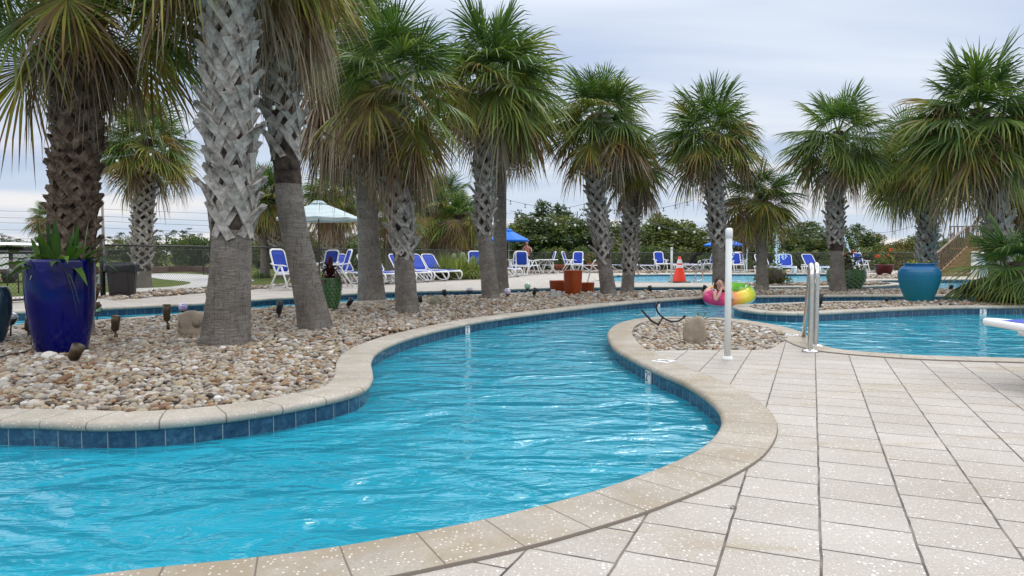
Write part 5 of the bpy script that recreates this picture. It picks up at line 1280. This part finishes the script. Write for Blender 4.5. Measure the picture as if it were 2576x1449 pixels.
def orb(bx, by, hx, hy, rad, label, colr, back=False):
    b = G(bx, by); h_ = A(hx, hy, b.y); r = rad / F * b.y; t = empty('dome_light', (b.x, b.y, -.01), label, 'garden light', 'clear dome party lights'); d = h_ - b
    g = NT('faceted_dome_' + colr[0]); vv = g.coords('Object'); vo = g.n('ShaderNodeTexVoronoi'); vo.inputs['Scale'].default_value = 55; g.l(vv, vo.inputs['Vector'])
    cc = g.ramp(vo.outputs['Distance'], [(.1, colr[1]), (.5, colr[2]), (.9, (.75, .8, .82))]); gm = g.done(g.bsdf(cc, .08, 0, None, .8, **{'Coat Weight': 1.0}))
    y_ = .015 if back else -.012
    MB().sphere((d.x, y_, d.z), (r, r, r), 20, 12).build('dome', gm, t, True)
    q = -1 if not back else 1
    MB().lathe([(r * .25, d.z - r * 1.35), (r * .55, d.z - r * 1.05), (r * 1.06, d.z - r * .15), (r * 1.03, d.z - r * .15), (r * .5, d.z - r * 1.0)], 20, (d.x, .005, 0)).build('housing', m_black, t, True)
    MB().tube([(0, 0, 0), (d.x * .6, 0, d.z * .4), (d.x, 0, d.z - r * 1.2)], .009, 8).build('stake', m_black, t, True)
orb(243, 807, 246, 773, 10, 'clear dome light glinting green beside the cobalt pot', ('green', (.0, .6, .15), (.05, .35, .2)))
orb(456, 800, 461, 770, 10.5, 'clear dome light glinting blue and purple above the tan speaker rock', ('purple', (.12, .05, .7), (.45, .35, .6)))
orb(1178, 747, 1181, 728, 8, 'dome light with its black housing turned to the pool, left of the tall middle palm', ('clear', (.3, .3, .4), (.6, .6, .65)), True)
orb(1269, 752, 1277, 732, 8.5, 'dome light glinting violet at the foot of the tall middle palm', ('violet', (.4, .1, .7), (.5, .5, .6)))
orb(1328, 739, 1327, 718, 8, 'dome light glinting green left of the rust pots', ('mint', (.02, .4, .2), (.3, .6, .4)))
orb(26, 852, 27, 797, 14, 'dark dome light half hidden behind the pot at the left edge', ('smoke', (.2, .2, .22), (.4, .4, .42)), True)
# hoses and wires on the gravel
o = MB().tube(bez([G(-30, 905, .02), G(20, 893, .03), G(70, 883, .03), G(84, 872, .04), G(92, 858, .09), G(88, 845, .13), G(79, 848, .13), G(80, 868, .05), G(96, 876, .03), G(130, 878, .02), G(150, 880, .01)], 6), .006, 6).build('black_cable', m_black, None, True); tag(o, 'thin black cable looping over the pebbles left of the cobalt pot', 'cable')
Pb = G(1655, 818).y
def air(pts, Y): return [A(x, y, Y) for x, y in pts]
o = MB().tube(bez(air([(1655, 815), (1640, 818 - 10), (1630, 797), (1617, 783), (1614, 779)], 9.3), 4), [.014] * 16 + [.020], 8).build('bent_pipe', m_black, None, True); tag(o, 'short straight black flexible pipe sticking out of the small gravel bed', 'pipe')
t = empty('bent_pipe', (0, 0, 0), 'long curved black flexible pipe on the small gravel bed', 'pipe')
MB().tube(bez(air([(1659, 760), (1653, 764), (1651, 775), (1658, 789), (1671, 801), (1688, 808), (1704, 808), (1717, 801), (1724, 794)], 9.2), 4), [.018] * 3 + [.012] * 27 + [.017] * 3, 8).build('curved_pipe', m_black, t, True)
MB().tube(air([(1667, 799), (1660, 810), (1655, 820)], 9.2), .011, 8).build('pipe_stem', m_black, t, True)
t = empty('palm_seedling', G(1765, 806), 'thin sprig of drooping palm leaflets behind the tan boulder', 'plant'); blades('leaves', t, m_gleaf, 10, .42, .012, 1, 71, 1.0, r0=.02, elmin=35, elmax=75)
# ---------------------------------------------------------------- rocks
def rock(px, py, w_px, h_px, label, mat, seed, boxy=.0, name='rock', depth=.7, grille=None):
    b = G(px, py); S = b.y / F; w_, h_ = w_px * S / 2, h_px * S; rg = np.random.default_rng(seed); v, f = ico(4); p = rg.uniform(-3, 3, (9, 3)); 
    if boxy: v = np.sign(v) * np.abs(v) ** (1 - boxy); v = v / np.abs(v).max(0)
    nn = sum(np.sin(v @ q * (1 + i * .5) + i)[:, None] / (2.5 + i) for i, q in enumerate(p)); v = v * (1 + .10 * nn + .05 * np.sign(np.sin(v @ p[0] * 1.3)[:, None]) * (nn > 0) + .010 * rg.normal(size=(len(v), 1)))
    V = v * np.array([w_, w_ * depth, h_ * .56]) + np.array([0, 0, h_ * .46]); V[:, 2] = np.maximum(V[:, 2], -.03)
    t = empty(name, (b.x, b.y + w_ * .5, -.02), label, 'rock' if 'speaker' not in name else 'garden speaker'); link_mesh('rock_body', np_mesh('rock', V, f), mat, t)
    for gx, gz, gr in (grille or []):
        MB().tube([(gx * w_, -w_ * depth * .955, gz * h_), (gx * w_, -w_ * depth * .6, gz * h_)], gr * w_, 18).build('speaker_grille', plain('grille_cloth', (.22, .18, .13), .9), t, True)
    return t
rock(478, 844, 80, 64, 'tan moulded rock speaker with two round grilles left of the closest palm', m_rock, 1, .35, 'rock_speaker', .55, [(-.45, .52, .30), (.42, .55, .28)])
rock(1097, 768, 33, 27, 'rounded greenish rock right of the jagged based palm', m_rockg, 2, .1)
rock(1753, 862, 56, 66, 'tan boulder with a flat broken front in the small gravel bed', m_rock, 3, .22)
rock(1910, 735, 22, 19, 'small square tan speaker with one round grille at the foot of the low dark palm', m_rockg, 4, .6, 'rock_speaker', .6, [(0, .5, .55)])
rock(2229, 698, 16, 11, 'small pale rock in front of the maroon pot', m_rockg, 5, .4)
b = G(1397, 749); t = empty('outlet_box', b, 'gray weatherproof outlet box on the gravel before the rust pots', 'outlet box'); MB().box((-.05, 0, .09), (.10, .10, .18)).build('box_body', m_gray, t, bevel=.008); MB().box((.07, .02, .075), (.10, .08, .15)).build('box_cover', m_gray, t, bevel=.008)
for i, (px, py, s_, mt, lb) in enumerate(((118, 905, 22, (.60, .56, .48), 'large flat whitish stone left of the cobalt pot foot'), (147, 908, 17, (.58, .55, .49), 'whitish stone against the cobalt pot foot'), (199, 905, 13, (.60, .60, .58), 'pale upright stone right of the front spotlight'), (216, 916, 12, (.05, .045, .05), 'dark purple gray stone right of the front spotlight'), (545, 962, 13, (.16, .08, .035), 'reddish brown stone lying apart near the pool edge'))):
    rock(px, py, s_ * 2, s_ * 1.1, lb, plain('stone_tint', mt, .7, bump=.4), 10 + i, 0, 'stone', .7)

# ---------------------------------------------------------------- depth markers
def text_mesh(s, size, mat, parent, loc, rot, name='lettering'):
    c = bpy.data.curves.new(name, 'FONT'); c.body = s; c.size = size; c.align_x = 'CENTER'; c.align_y = 'CENTER'; c.extrude = .0008
    o = bpy.data.objects.new(name, c); col.objects.link(o); dg = bpy.context.evaluated_depsgraph_get(); me = bpy.data.meshes.new_from_object(o.evaluated_get(dg)); bpy.data.objects.remove(o); bpy.data.curves.remove(c)
    q = bpy.data.objects.new(name, me); col.objects.link(q); q.parent = parent; q.location = loc; q.rotation_euler = rot; me.materials.clear(); me.materials.append(mat); return q
m_ink = plain('black_ink', (.01, .01, .012), .4)
def marker(px, py, curve, side, txt, label):
    p = G(px, py, -.08); q = min(range(1, len(curve) - 1), key=lambda i: (curve[i] - p.to_2d()).length); c = curve[q]; tg = (curve[q + 1] - curve[q - 1]).normalized(); n = Vector((tg.y, -tg.x)) * side
    t = empty('depth_marker', (c.x + n.x * -.018, c.y + n.y * -.018, -.093), label, 'depth marker', 'white depth tiles on the pool wall', math.atan2(n.y, n.x) + math.pi / 2)
    MB().box((0, 0, -.01), (.125, .012, .125)).build('white_tile', m_white, t); text_mesh(txt, .12, m_ink, t, (-.02, -.009, .0), (math.pi / 2, 0, 0)); text_mesh('FT', .035, m_ink, t, (.048, -.009, .03), (math.pi / 2, 0, 0))
marker(1612, 945, e1, -1, '2', 'white tile reading 2 FT on the near pool wall'); marker(1128, 826, e2f, 1, '2', 'white tile reading 2 FT on the palm island wall, left')
marker(1618, 764, e2f, 1, '2', 'small far white tile reading 2 FT on the palm island wall'); marker(2441, 778, e6, 1, '3', 'white tile reading 3 FT on the turquoise jar island wall')
def plaque(px, py, rz, label):
    p = G(px, py); t = empty('warning_plaque', (p.x, p.y, .0125), label, 'plaque', 'white plaques set in the coping', rz); MB().box((0, 0, .002), (.16, .16, .004)).build('plate', m_white, t); text_mesh('NO\nDIVING', .042, m_ink, t, (0, 0, .005), (0, 0, 0))
plaque(1669, 912, -.75, 'white NO DIVING plaque set in the coping near the gravel bed'); plaque(1989, 845, -.45, 'white NO DIVING plaque set in the coping beside the handrails')

# ---------------------------------------------------------------- wooden stairs and slide
t = empty('wooden_stairs', (0, 0, 0), 'weathered wooden stairs with a baluster rail at the right', 'stairs')
d0, d1 = 30.5, 33.3; nst = 9; L0 = G(2362, 695); z1 = A(2436, 623, d1).z; Lt = Vector((xs(2436, d1), d1, 0)); L0 = Vector((xs(2362, d0), d0, 0))
for k in range(nst):
    q = k / nst; p = L0.lerp(Lt, q); p2 = L0.lerp(Lt, (k + 1) / nst); xr = xs(2452, p.y) + .5; zz = z1 * (k + 1) / nst
    MB().box(((p.x + xr) / 2, p.y, zz - z1 / nst / 2 - .02), (xr - p.x, .03, z1 / nst - .05)).build('riser', m_wood, t); MB().box(((p.x + xr) / 2, (p.y + p2.y) / 2 - .02, zz - .02), (xr - p.x, (Lt.y - L0.y) / nst + .03, .035)).build('tread', m_wood, t)
dr_ = (Lt - L0); dv = Vector((dr_.x, dr_.y, z1)); c = L0 + dv / 2 + Vector((-.05, 0, -.02)); rot = dv.to_track_quat('X', 'Z').to_matrix()
MB().box(c, (dv.length, .05, .24), rot).build('stringer', m_wood, t)
hR = 1.02
for k in range(15):
    q = .03 + .96 * k / 14; p = L0 + dv * q; big = k in (0, 14); w_ = .09 if big else .035
    MB().box((p.x - .09, p.y, p.z + hR / 2 - .06), (w_, w_, hR + .10)).build('baluster' if not big else 'newel_post', m_rail, t)
c = L0 + dv * .5 + Vector((-.09, 0, hR)); MB().box(c, (dv.length, .10, .045), rot).build('handrail', m_rail, t)
MB().tube(bez([L0 + Vector((-.1, 0, hR + .02)), L0 + Vector((-.55, -.5, .72)), L0 + Vector((-1.0, -.9, .58)), L0 + Vector((-1.25, -1.0, .50))], 5), .04, 8).build('handrail_end', m_wood, t, True)
MB().tube([L0 + Vector((-.9, -.8, 0)), L0 + Vector((-.9, -.8, .62))], .05, 8).build('rail_support', m_black, t, True)
x1 = xs(2640, d1); MB().box(((Lt.x + x1) / 2, d1 + .7, z1 - .03), (x1 - Lt.x, 1.5, .06)).build('landing', m_wood, t); MB().box(((Lt.x + x1) / 2, d1 - .08, z1 - .08), (x1 - Lt.x, .05, .22)).build('rim_joist', m_wood, t)
for k in range(22):
    x = Lt.x - .05 + (x1 - Lt.x) * k / 21; MB().box((x, d1 + 1.35, z1 + hR / 2), (.035, .035, hR)).build('baluster', m_rail, t)
MB().box(((Lt.x + x1) / 2, d1 + 1.35, z1 + hR + .03), (x1 - Lt.x + .2, .10, .045)).build('handrail', m_rail, t)
t = empty('water_slide', (0, 0, 0), 'white and pale blue boxed water slide beside the wooden stairs', 'slide'); Ys = 30.2; m_paleb = plain('pale_blue_panel', (.45, .58, .66), .35)
MB().box((xs(2451, Ys), Ys, A(2451, 665, Ys).z), (.20, .2, (697 - 633) / F * Ys)).build('white_post', m_white, t, bevel=.02)
a, b = A(2458, 634, Ys + .15), A(2640, 697, Ys + .15); MB().box(((a.x + b.x) / 2, Ys + .2, (a.z + b.z) / 2), (b.x - a.x, .12, a.z - b.z)).build('side_panel', m_paleb, t); MB().box(((a.x + b.x) / 2, Ys + .1, a.z - .05), (b.x - a.x, .16, .09)).build('top_rim', m_white, t, bevel=.02)

# ---------------------------------------------------------------- water jets
m_drop = plain('water_drops', (.80, .86, .90), .08, var=.02, spec=.8)
def jet(pts, Y, n, r, spread, label, seed, rod=0):
    rg = np.random.default_rng(seed); P = bez([A(x, y, Y) for x, y in pts], 10); m = MB()
    for k in range(n):
        q = rg.random(); p = P[int(q * (len(P) - 1))]; s = spread * (1 - q * .7); m.sphere(p + Vector(rg.normal(0, 1, 3)) * s, r * rg.uniform(.5, 1.5), 5, 3)
    o = empty('water_jet', (0, 0, 0), label, 'fountain jet', 'fountain jets of the activity pool'); w_ = m.build('water_drops', m_drop, o, True); w_['kind'] = 'stuff'
    if rod: MB().tube(P, rod, 5).build('water_stream', m_drop, o, True)
jet([(1879, 590), (1879, 630), (1879, 684)], 31, 90, .012, .02, 'thin straight upright water jet right of the near white post', 1, .012)
jet([(1955, 558), (1954, 600), (1953, 666)], 30, 220, .018, .09, 'spraying upright water jet beside the ivy mound', 2, .012)
jet([(1956, 690), (1960, 650), (1975, 640)], 29, 90, .02, .2, 'short splash of drops over the ivy mound', 3)
jet([(2112, 560), (2126, 600), (2140, 640), (2152, 676)], 27, 260, .014, .05, 'slanting water jet crossing in front of the dark flowering plant', 4, .010)
jet([(2138, 580), (2152, 610), (2172, 660), (2186, 690)], 27, 160, .010, .06, 'fainter slanting water jet right of the other one', 5)
jet([(1841, 620), (1841, 640), (1840, 650)], 29, 30, .025, .05, 'loose drops falling before the chairs under the right parasol', 6)

# ---------------------------------------------------------------- string lights
m_bulb = plain('frosted_bulb', (.80, .80, .76), .25)
def lights(pts, Y, label, bulbs, r=.035, sag=0):
    W = bez([A(x, y, y_) for (x, y), y_ in zip(pts, Y if hasattr(Y, '__len__') else [Y] * len(pts))], 8)
    t = empty('string_lights', W[0], label, 'string lights', 'bulb strings between the palms'); o = W[0]
    MB().tube([p - o for p in W], .006, 4).build('wire', m_black, t)
    L = [0]
    for a, b in zip(W, W[1:]): L.append(L[-1] + (b - a).length)
    for k in range(bulbs):
        s = (k + .5) / bulbs * L[-1]; i = max(j for j in range(len(L)) if L[j] <= s); i = min(i, len(W) - 2); p = W[i].lerp(W[i + 1], (s - L[i]) / max(1e-6, L[i + 1] - L[i])) - o
        b_ = MB().sphere(p - Vector((0, 0, .05 + r)), (r, r, r * 1.15), 10, 6).build('bulb', m_bulb, t, True); MB().tube([p, p - Vector((0, 0, .055))], r * .5, 6).build('socket', m_black, b_, True)
lights([(1266, 500), (1330, 515), (1395, 526), (1440, 520), (1488, 508)], 20, 'bulb string sagging between the tall middle palm and the leaning one', 6, .032)
lights([(1530, 525), (1570, 532), (1614, 530), (1680, 520), (1745, 503)], 20, 'bulb string rising from the short palm to the palm behind the swim ring', 7, .032)
lights([(1536, 510), (1560, 537), (1590, 532), (1640, 560), (1700, 578), (1760, 575), (1800, 560)], [19, 19, 19, 22, 24, 22, 19], 'bulb string dipping over the light olive tree', 8, .038)
lights([(1285, 530), (1340, 545), (1420, 560), (1490, 555)], [22, 23, 24, 22], 'bulb string hanging against the dark tree bank', 5, .04)
lights([(1270, 588), (1400, 605), (1560, 605), (1690, 609), (1800, 603)], 37, 'farthest bulb string low in front of the tree bank', 14, .018)
lights([(130, 330), (230, 395), (355, 385), (450, 350), (540, 270)], [8.3, 11, 14, 11, 8], 'bulb string from the dark brown palm to the closest palm', 7, .024)
lights([(640, 230), (700, 262), (760, 300), (860, 360), (920, 400), (985, 395)], [8, 8.7, 9.5, 12, 13.5, 11.5], 'bulb string across the leaning palm to the jagged based palm', 7, .024)
lights([(985, 395), (1040, 480), (1100, 500), (1180, 500), (1262, 490)], [11.5, 13, 14, 14.5, 16.8], 'bulb string right of the jagged based palm', 7, .026)
lights([(1900, 560), (2000, 590), (2100, 570), (2220, 585), (2330, 560)], 20, 'bulb string under the right hand crowns', 8, .022)

# ---------------------------------------------------------------- swim ring and people
m_ring = NT('rainbow_vinyl'); v = m_ring.coords('Object'); sp_ = m_ring.n('ShaderNodeSeparateXYZ'); m_ring.l(v, sp_.inputs[0])
ang = m_ring.math('ARCTAN2', sp_.outputs[1], sp_.outputs[0]); fr = m_ring.math('DIVIDE', m_ring.math('ADD', ang, math.pi), 2 * math.pi)
# fraction: 0 = -X (left), .25 = front, .5 = +X (right), .75 = back
c_ = m_ring.ramp(fr, [(0, (.80, .05, .22)), (.17, (.82, .07, .20)), (.24, (.85, .30, .07)), (.31, (.85, .62, .04)), (.41, (.50, .60, .05)), (.48, (.10, .45, .04)), (.72, (.28, .58, .06)), (.88, (.85, .55, .05)), (1, (.80, .05, .22))])
low = m_ring.math('LESS_THAN', sp_.outputs[2], -.045); c_ = m_ring.mix(low, c_, (.62, .72, .78)); m_ring = m_ring.done(m_ring.bsdf(c_, .22, 0, None, .5, **{'Subsurface Weight': .0}))
Yr = 15.15; RC = Vector((xs(1834.5, Yr), Yr, .06)); ring = empty('swim_ring', RC, 'rainbow coloured swim ring floating on the channel', 'swim ring'); Rr, rr_ = .37, .185
m = MB(); pts = [(Rr * math.cos(2 * math.pi * k / 48), Rr * math.sin(2 * math.pi * k / 48), 0) for k in range(48)]; m.tube(pts, [rr_ * (1 + .018 * math.cos(k * 2 * math.pi / 4)) for k in range(48)], 20, closed=True); m.build('tube', m_ring, ring, True)
ring.rotation_euler = (R(13), R(-8), 0)
for a in (40, 200, 330, 120):
    c, s_ = math.cos(R(a)), math.sin(R(a)); p = Vector((Rr * c, Rr * s_, rr_)); tg = Vector((-s_, c, 0)); MB().tube(bez([p - tg * .07, p - tg * .05 + Vector((0, 0, .045)), p + tg * .05 + Vector((0, 0, .045)), p + tg * .07], 5), .010, 6).build('grip_handle', m_white, ring, True)
def skin(name, root_pts, edges, radii, mat, parent, level=2):
    me = bpy.data.meshes.new(name); me.from_pydata([tuple(p) for p in root_pts], edges, []); o = bpy.data.objects.new(name, me); col.objects.link(o); o.parent = parent
    md = o.modifiers.new('Skin', 'SKIN'); md.use_smooth_shade = True
    for i, s in enumerate(me.skin_vertices[0].data):
        r_ = radii[i]; s.radius = (r_, r_) if not hasattr(r_, '__len__') else r_; s.use_root = (i == 0)
    sb = o.modifiers.new('Sub', 'SUBSURF'); sb.levels = sb.render_levels = level; me.materials.append(mat); return o
class Fig:
    def __init__(s): s.p = []; s.e = []; s.r = []
    def j(s, p, r_, par=None):
        s.p.append(Vector(p)); s.r.append(r_)
        if par is not None: s.e.append((par, len(s.p) - 1))
        return len(s.p) - 1
    def chain(s, par, *pr):
        for p, r_ in pr: par = s.j(p, r_, par)
        return par
    def hand(s, w_, d, u, k=1.0, curl=.5):
        """w_ wrist index; d pointing direction, u palm width direction"""
        d = Vector(d).normalized(); u = Vector(u).normalized(); n = d.cross(u); P = s.p[w_]; pm = s.j(P + d * .055 * k, (.022 * k, .034 * k), w_)
        for i, (o_, l) in enumerate(((-.030, .062), (-.010, .072), (.010, .068), (.030, .054))):
            b = s.j(P + d * .095 * k + u * o_ * k, .009 * k, pm); c = s.j(s.p[b] + (d * (1 - curl * .4) + n * curl * .6) * l * .5 * k, .0085 * k, b); s.j(s.p[c] + (d * (1 - curl) + n * curl) * l * .5 * k, .007 * k, c)
        b = s.j(P + d * .045 * k - u * .045 * k, .011 * k, pm); s.j(s.p[b] + (d * .6 - u * .5 + n * .2) * .045 * k, .009 * k, b)
m_skin = plain('tanned_skin', (.46, .22, .15), .5, var=.06, **{'Subsurface Weight': .05}); m_skin2 = plain('fair_skin', (.58, .33, .25), .5, var=.05)
m_hair = plain('dark_brown_hair', (.035, .016, .010), .5, var=.3, vs=30); m_hair2 = plain('light_brown_hair', (.22, .13, .07), .6, var=.3, vs=30)
m_short = plain('black_swim_shorts', (.012, .013, .016), .8); m_redsw = plain('red_swimwear', (.75, .03, .07), .6); m_darksw = plain('dark_swimsuit', (.03, .008, .015), .6); m_eye = plain('eye', (.02, .015, .012), .2)
def face(parent, c, f, s, up, mat, k=1.0):
    c, f, s, up = [Vector(q) for q in (c, f, s, up)]; f.normalize(); s.normalize(); up.normalize()
    MB().sphere(c + f * .098 * k - up * .012 * k, (.012 * k, .018 * k, .020 * k), 8, 6).build('nose', mat, parent, True)
    for q in (-1, 1):
        MB().sphere(c + f * .088 * k + s * q * .032 * k + up * .012 * k, .010 * k, 8, 6).build('eye', m_eye, parent, True); MB().sphere(c + s * q * .076 * k - up * .005 * k, (.012 * k, .02 * k, .028 * k), 8, 6).build('ear', mat, parent, True)
    MB().sphere(c + f * .086 * k - up * .045 * k, (.022 * k, .010 * k, .007 * k), 8, 5).build('mouth', plain('lips', (.35, .09, .07), .5), parent, True)
# standing man raising a phone
Ym = 36.0; man = empty('person', (xs(1325, Ym), Ym, 0), 'bare chested standing man in black shorts holding something up to his face', 'person'); S_ = .93
f = Fig(); pel = f.j((0, 0, .92), (.155, .10)); wst = f.j((0, 0, 1.06), (.14, .095), pel); chs = f.j((0, .0, 1.27), (.17, .11), wst); nk = f.chain(chs, ((0, 0, 1.43), .085), ((0, 0, 1.50), .055), ((.0, -.01, 1.56), .06)); f.chain(nk, ((0, -.015, 1.63), (.078, .095)), ((0, -.01, 1.70), (.075, .085)), ((0, 0, 1.745), .04))
for s in (-1, 1):
    sh = f.chain(chs, ((s * .12, 0, 1.39), .075), ((s * .20, 0, 1.385), .062)); el_ = f.chain(sh, ((s * .25, -.08, 1.24), .046), ((s * .27, -.16, 1.12), .040)); wr = f.chain(el_, ((s * .215, -.22, 1.27), .036), ((s * .13 if s < 0 else .16, -.24, 1.42 if s > 0 else 1.50), .026)); f.hand(wr, (-s * .4, 0, .8), (0, 1, 0), .95, .6)
    hp = f.chain(pel, ((s * .09, 0, .86), .10), ((s * .105, -.01, .66), .082), ((s * .11, -.02, .48), .058), ((s * .11, 0, .28), .052), ((s * .11, .02, .10), .036)); f.chain(hp, ((s * .115, -.02, .04), .036), ((s * .125, -.12, .03), .034), ((s * .13, -.18, .025), .025))
skin('body', f.p, f.e, f.r, m_skin, man); man.scale = (S_,) * 3
f = Fig(); a = f.j((0, 0, .95), (.165, .112)); 
for s in (-1, 1): f.chain(a, ((s * .09, 0, .86), .115), ((s * .108, -.01, .68), .10), ((s * .112, -.015, .52), .088))
skin('shorts', f.p, f.e, f.r, m_short, man); MB().sphere((0, .02, 1.695), (.085, .095, .075), 14, 8).build('hair', m_hair, man, True); face(man, (0, -.015, 1.645), (0, -1, 0), (1, 0, 0), (0, 0, 1), m_skin)
o = MB().box((man.location.x - .12 * S_, Ym - .26 * S_, 1.60 * S_), (.075, .012, .15)).build('phone', m_black, None, bevel=.005); tag(o, 'dark phone held up by the bare chested man', 'phone')
# seated child in red
b = G(1588, 690.5); kid = empty('person', (b.x, b.y, .0), 'small child in red swimwear sitting at the pool edge with knees drawn up', 'person')
f = Fig(); pel = f.j((0, 0, .085), (.085, .085)); c1 = f.chain(pel, ((.0, 0, .20), .075), ((.01, 0, .31), .080)); nk = f.chain(c1, ((.02, 0, .385), .045), ((.03, 0, .42), .035)); f.chain(nk, ((.04, 0, .47), (.062, .07)), ((.045, 0, .535), (.062, .07)), ((.04, 0, .575), .035))
for s in (-1, 1):
    sh = f.chain(c1, ((.01, s * .075, .35), .036)); e_ = f.chain(sh, ((.09, s * .10, .27), .027), ((.13, s * .10, .22), .024)); wr = f.chain(e_, ((.20, s * .07, .25), .018)); f.hand(wr, (1, 0, .1), (0, s, 0), .5)
    k_ = f.chain(pel, ((.08, s * .05, .11), .055), ((.19, s * .06, .20), .043), ((.235, s * .06, .245), .038)); f.chain(k_, ((.28, s * .06, .15), .034), ((.33, s * .06, .055), .024), ((.36, s * .06, .022), .022), ((.43, s * .06, .018), .018))
skin('body', f.p, f.e, f.r, m_skin, kid); MB().sphere((-.005, 0, .10), (.105, .105, .10), 14, 8).build('swimwear', m_redsw, kid, True); MB().sphere((.025, 0, .535), (.085, .083, .075), 14, 8).build('hair', m_hair2, kid, True); face(kid, (.05, 0, .50), (1, 0, 0), (0, 1, 0), (0, 0, 1), m_skin, .7)
b = G(1632, 688); 
for k, x in enumerate((0, .22)):
    t = empty('sandal', b + Vector((x * 1.6, 0, 0)), ['left one of a pair of dark sandals by the pool edge', 'right one of a pair of dark sandals by the pool edge'][k], 'sandal', 'pair of sandals'); MB().box((0, 0, .015), (.22, .09, .025)).build('sole', m_black, t, bevel=.01); MB().tube(bez([(.02, -.045, .02), (.04, 0, .065), (.02, .045, .02)], 4), .008, 5).build('strap', m_black, t, True)
# woman leaning on the swim ring
wm = empty('person', (xs(1815, 15.0), 15.02, -.01), 'long haired woman leaning on the rainbow swim ring with hands clasped at her mouth', 'person')
f = Fig(); ch_ = f.j((.02, .03, .02), (.14, .09)); bl = f.chain(ch_, ((.02, .06, -.14), (.12, .085)), ((.02, .08, -.26), (.13, .09))); u1 = f.chain(ch_, ((.0, .02, .135), (.13, .085)), ((-.015, .01, .215), .055)); nk = f.chain(u1, ((-.025, -.005, .26), .045)); f.chain(nk, ((-.03, -.015, .325), (.068, .085)), ((-.03, -.01, .40), (.068, .08)), ((-.03, 0, .445), .035))
sh = f.chain(ch_, ((-.12, .02, .15), .055), ((-.165, -.02, .125), .047)); el_ = f.chain(sh, ((-.21, -.25, .17), .042), ((-.235, -.43, .0), .036)); wr = f.chain(el_, ((-.15, -.40, .13), .032), ((-.06, -.24, .235), .022)); f.hand(wr, (.35, .15, .8), (-.7, -.4, .3), .8, .75)
sh = f.chain(ch_, ((.13, .02, .15), .055), ((.17, -.02, .125), .047)); el_ = f.chain(sh, ((.16, -.25, .17), .042), ((.12, -.43, .02), .036)); wr = f.chain(el_, ((.07, -.38, .14), .032), ((.0, -.24, .235), .022)); f.hand(wr, (-.35, .15, .8), (.7, -.4, .3), .8, .75)
for s in (-1, 1): f.chain(bl, ((s * .07 + .02, .10, -.4), .07), ((s * .08, .12, -.62), .055))
skin('body', f.p, f.e, f.r, m_skin2, wm); MB().sphere((.015, .04, .02), (.145, .098, .13), 16, 10).build('swimsuit', m_darksw, wm, True)
h = MB(); h.sphere((-.03, .028, .392), (.094, .094, .088), 16, 10); h.tube(bez([(-.105, .02, .37), (-.115, .02, .27), (-.105, .0, .16), (-.09, -.02, .08)], 4), [.03, .034, .036, .038, .04, .04, .04, .04, .036, .03, .025, .018, .01], 8); h.tube(bez([(.045, .02, .37), (.06, .02, .27), (.07, .02, .16), (.07, .0, .08)], 4), [.03, .034, .036, .038, .04, .04, .04, .04, .036, .03, .025, .018, .01], 8)
h.build('hair', m_hair, wm, True); face(wm, (-.03, -.015, .345), (0, -1, 0), (1, 0, 0), (0, 0, 1), m_skin2, .92)
# dry leaf litter on the near deck
for i, (px, py, s) in enumerate(((1841, 1276, .016), (1272, 1325, .009), (1722, 1250, .012))):
    t = empty('leaf_debris', G(px, py, .004), ['dark crumpled leaf bit lying on a paver joint', 'tiny dark leaf bit on the coping by the water', 'bit of green weed in the curved coping joint'][i], 'debris'); leaf_lobes('leaf_bits', [(0, 0, .002, s, s, .006)], 900 if i == 0 else 500, .007, 80 + i, [m_twig, m_twig, m_gleaf][i], t)
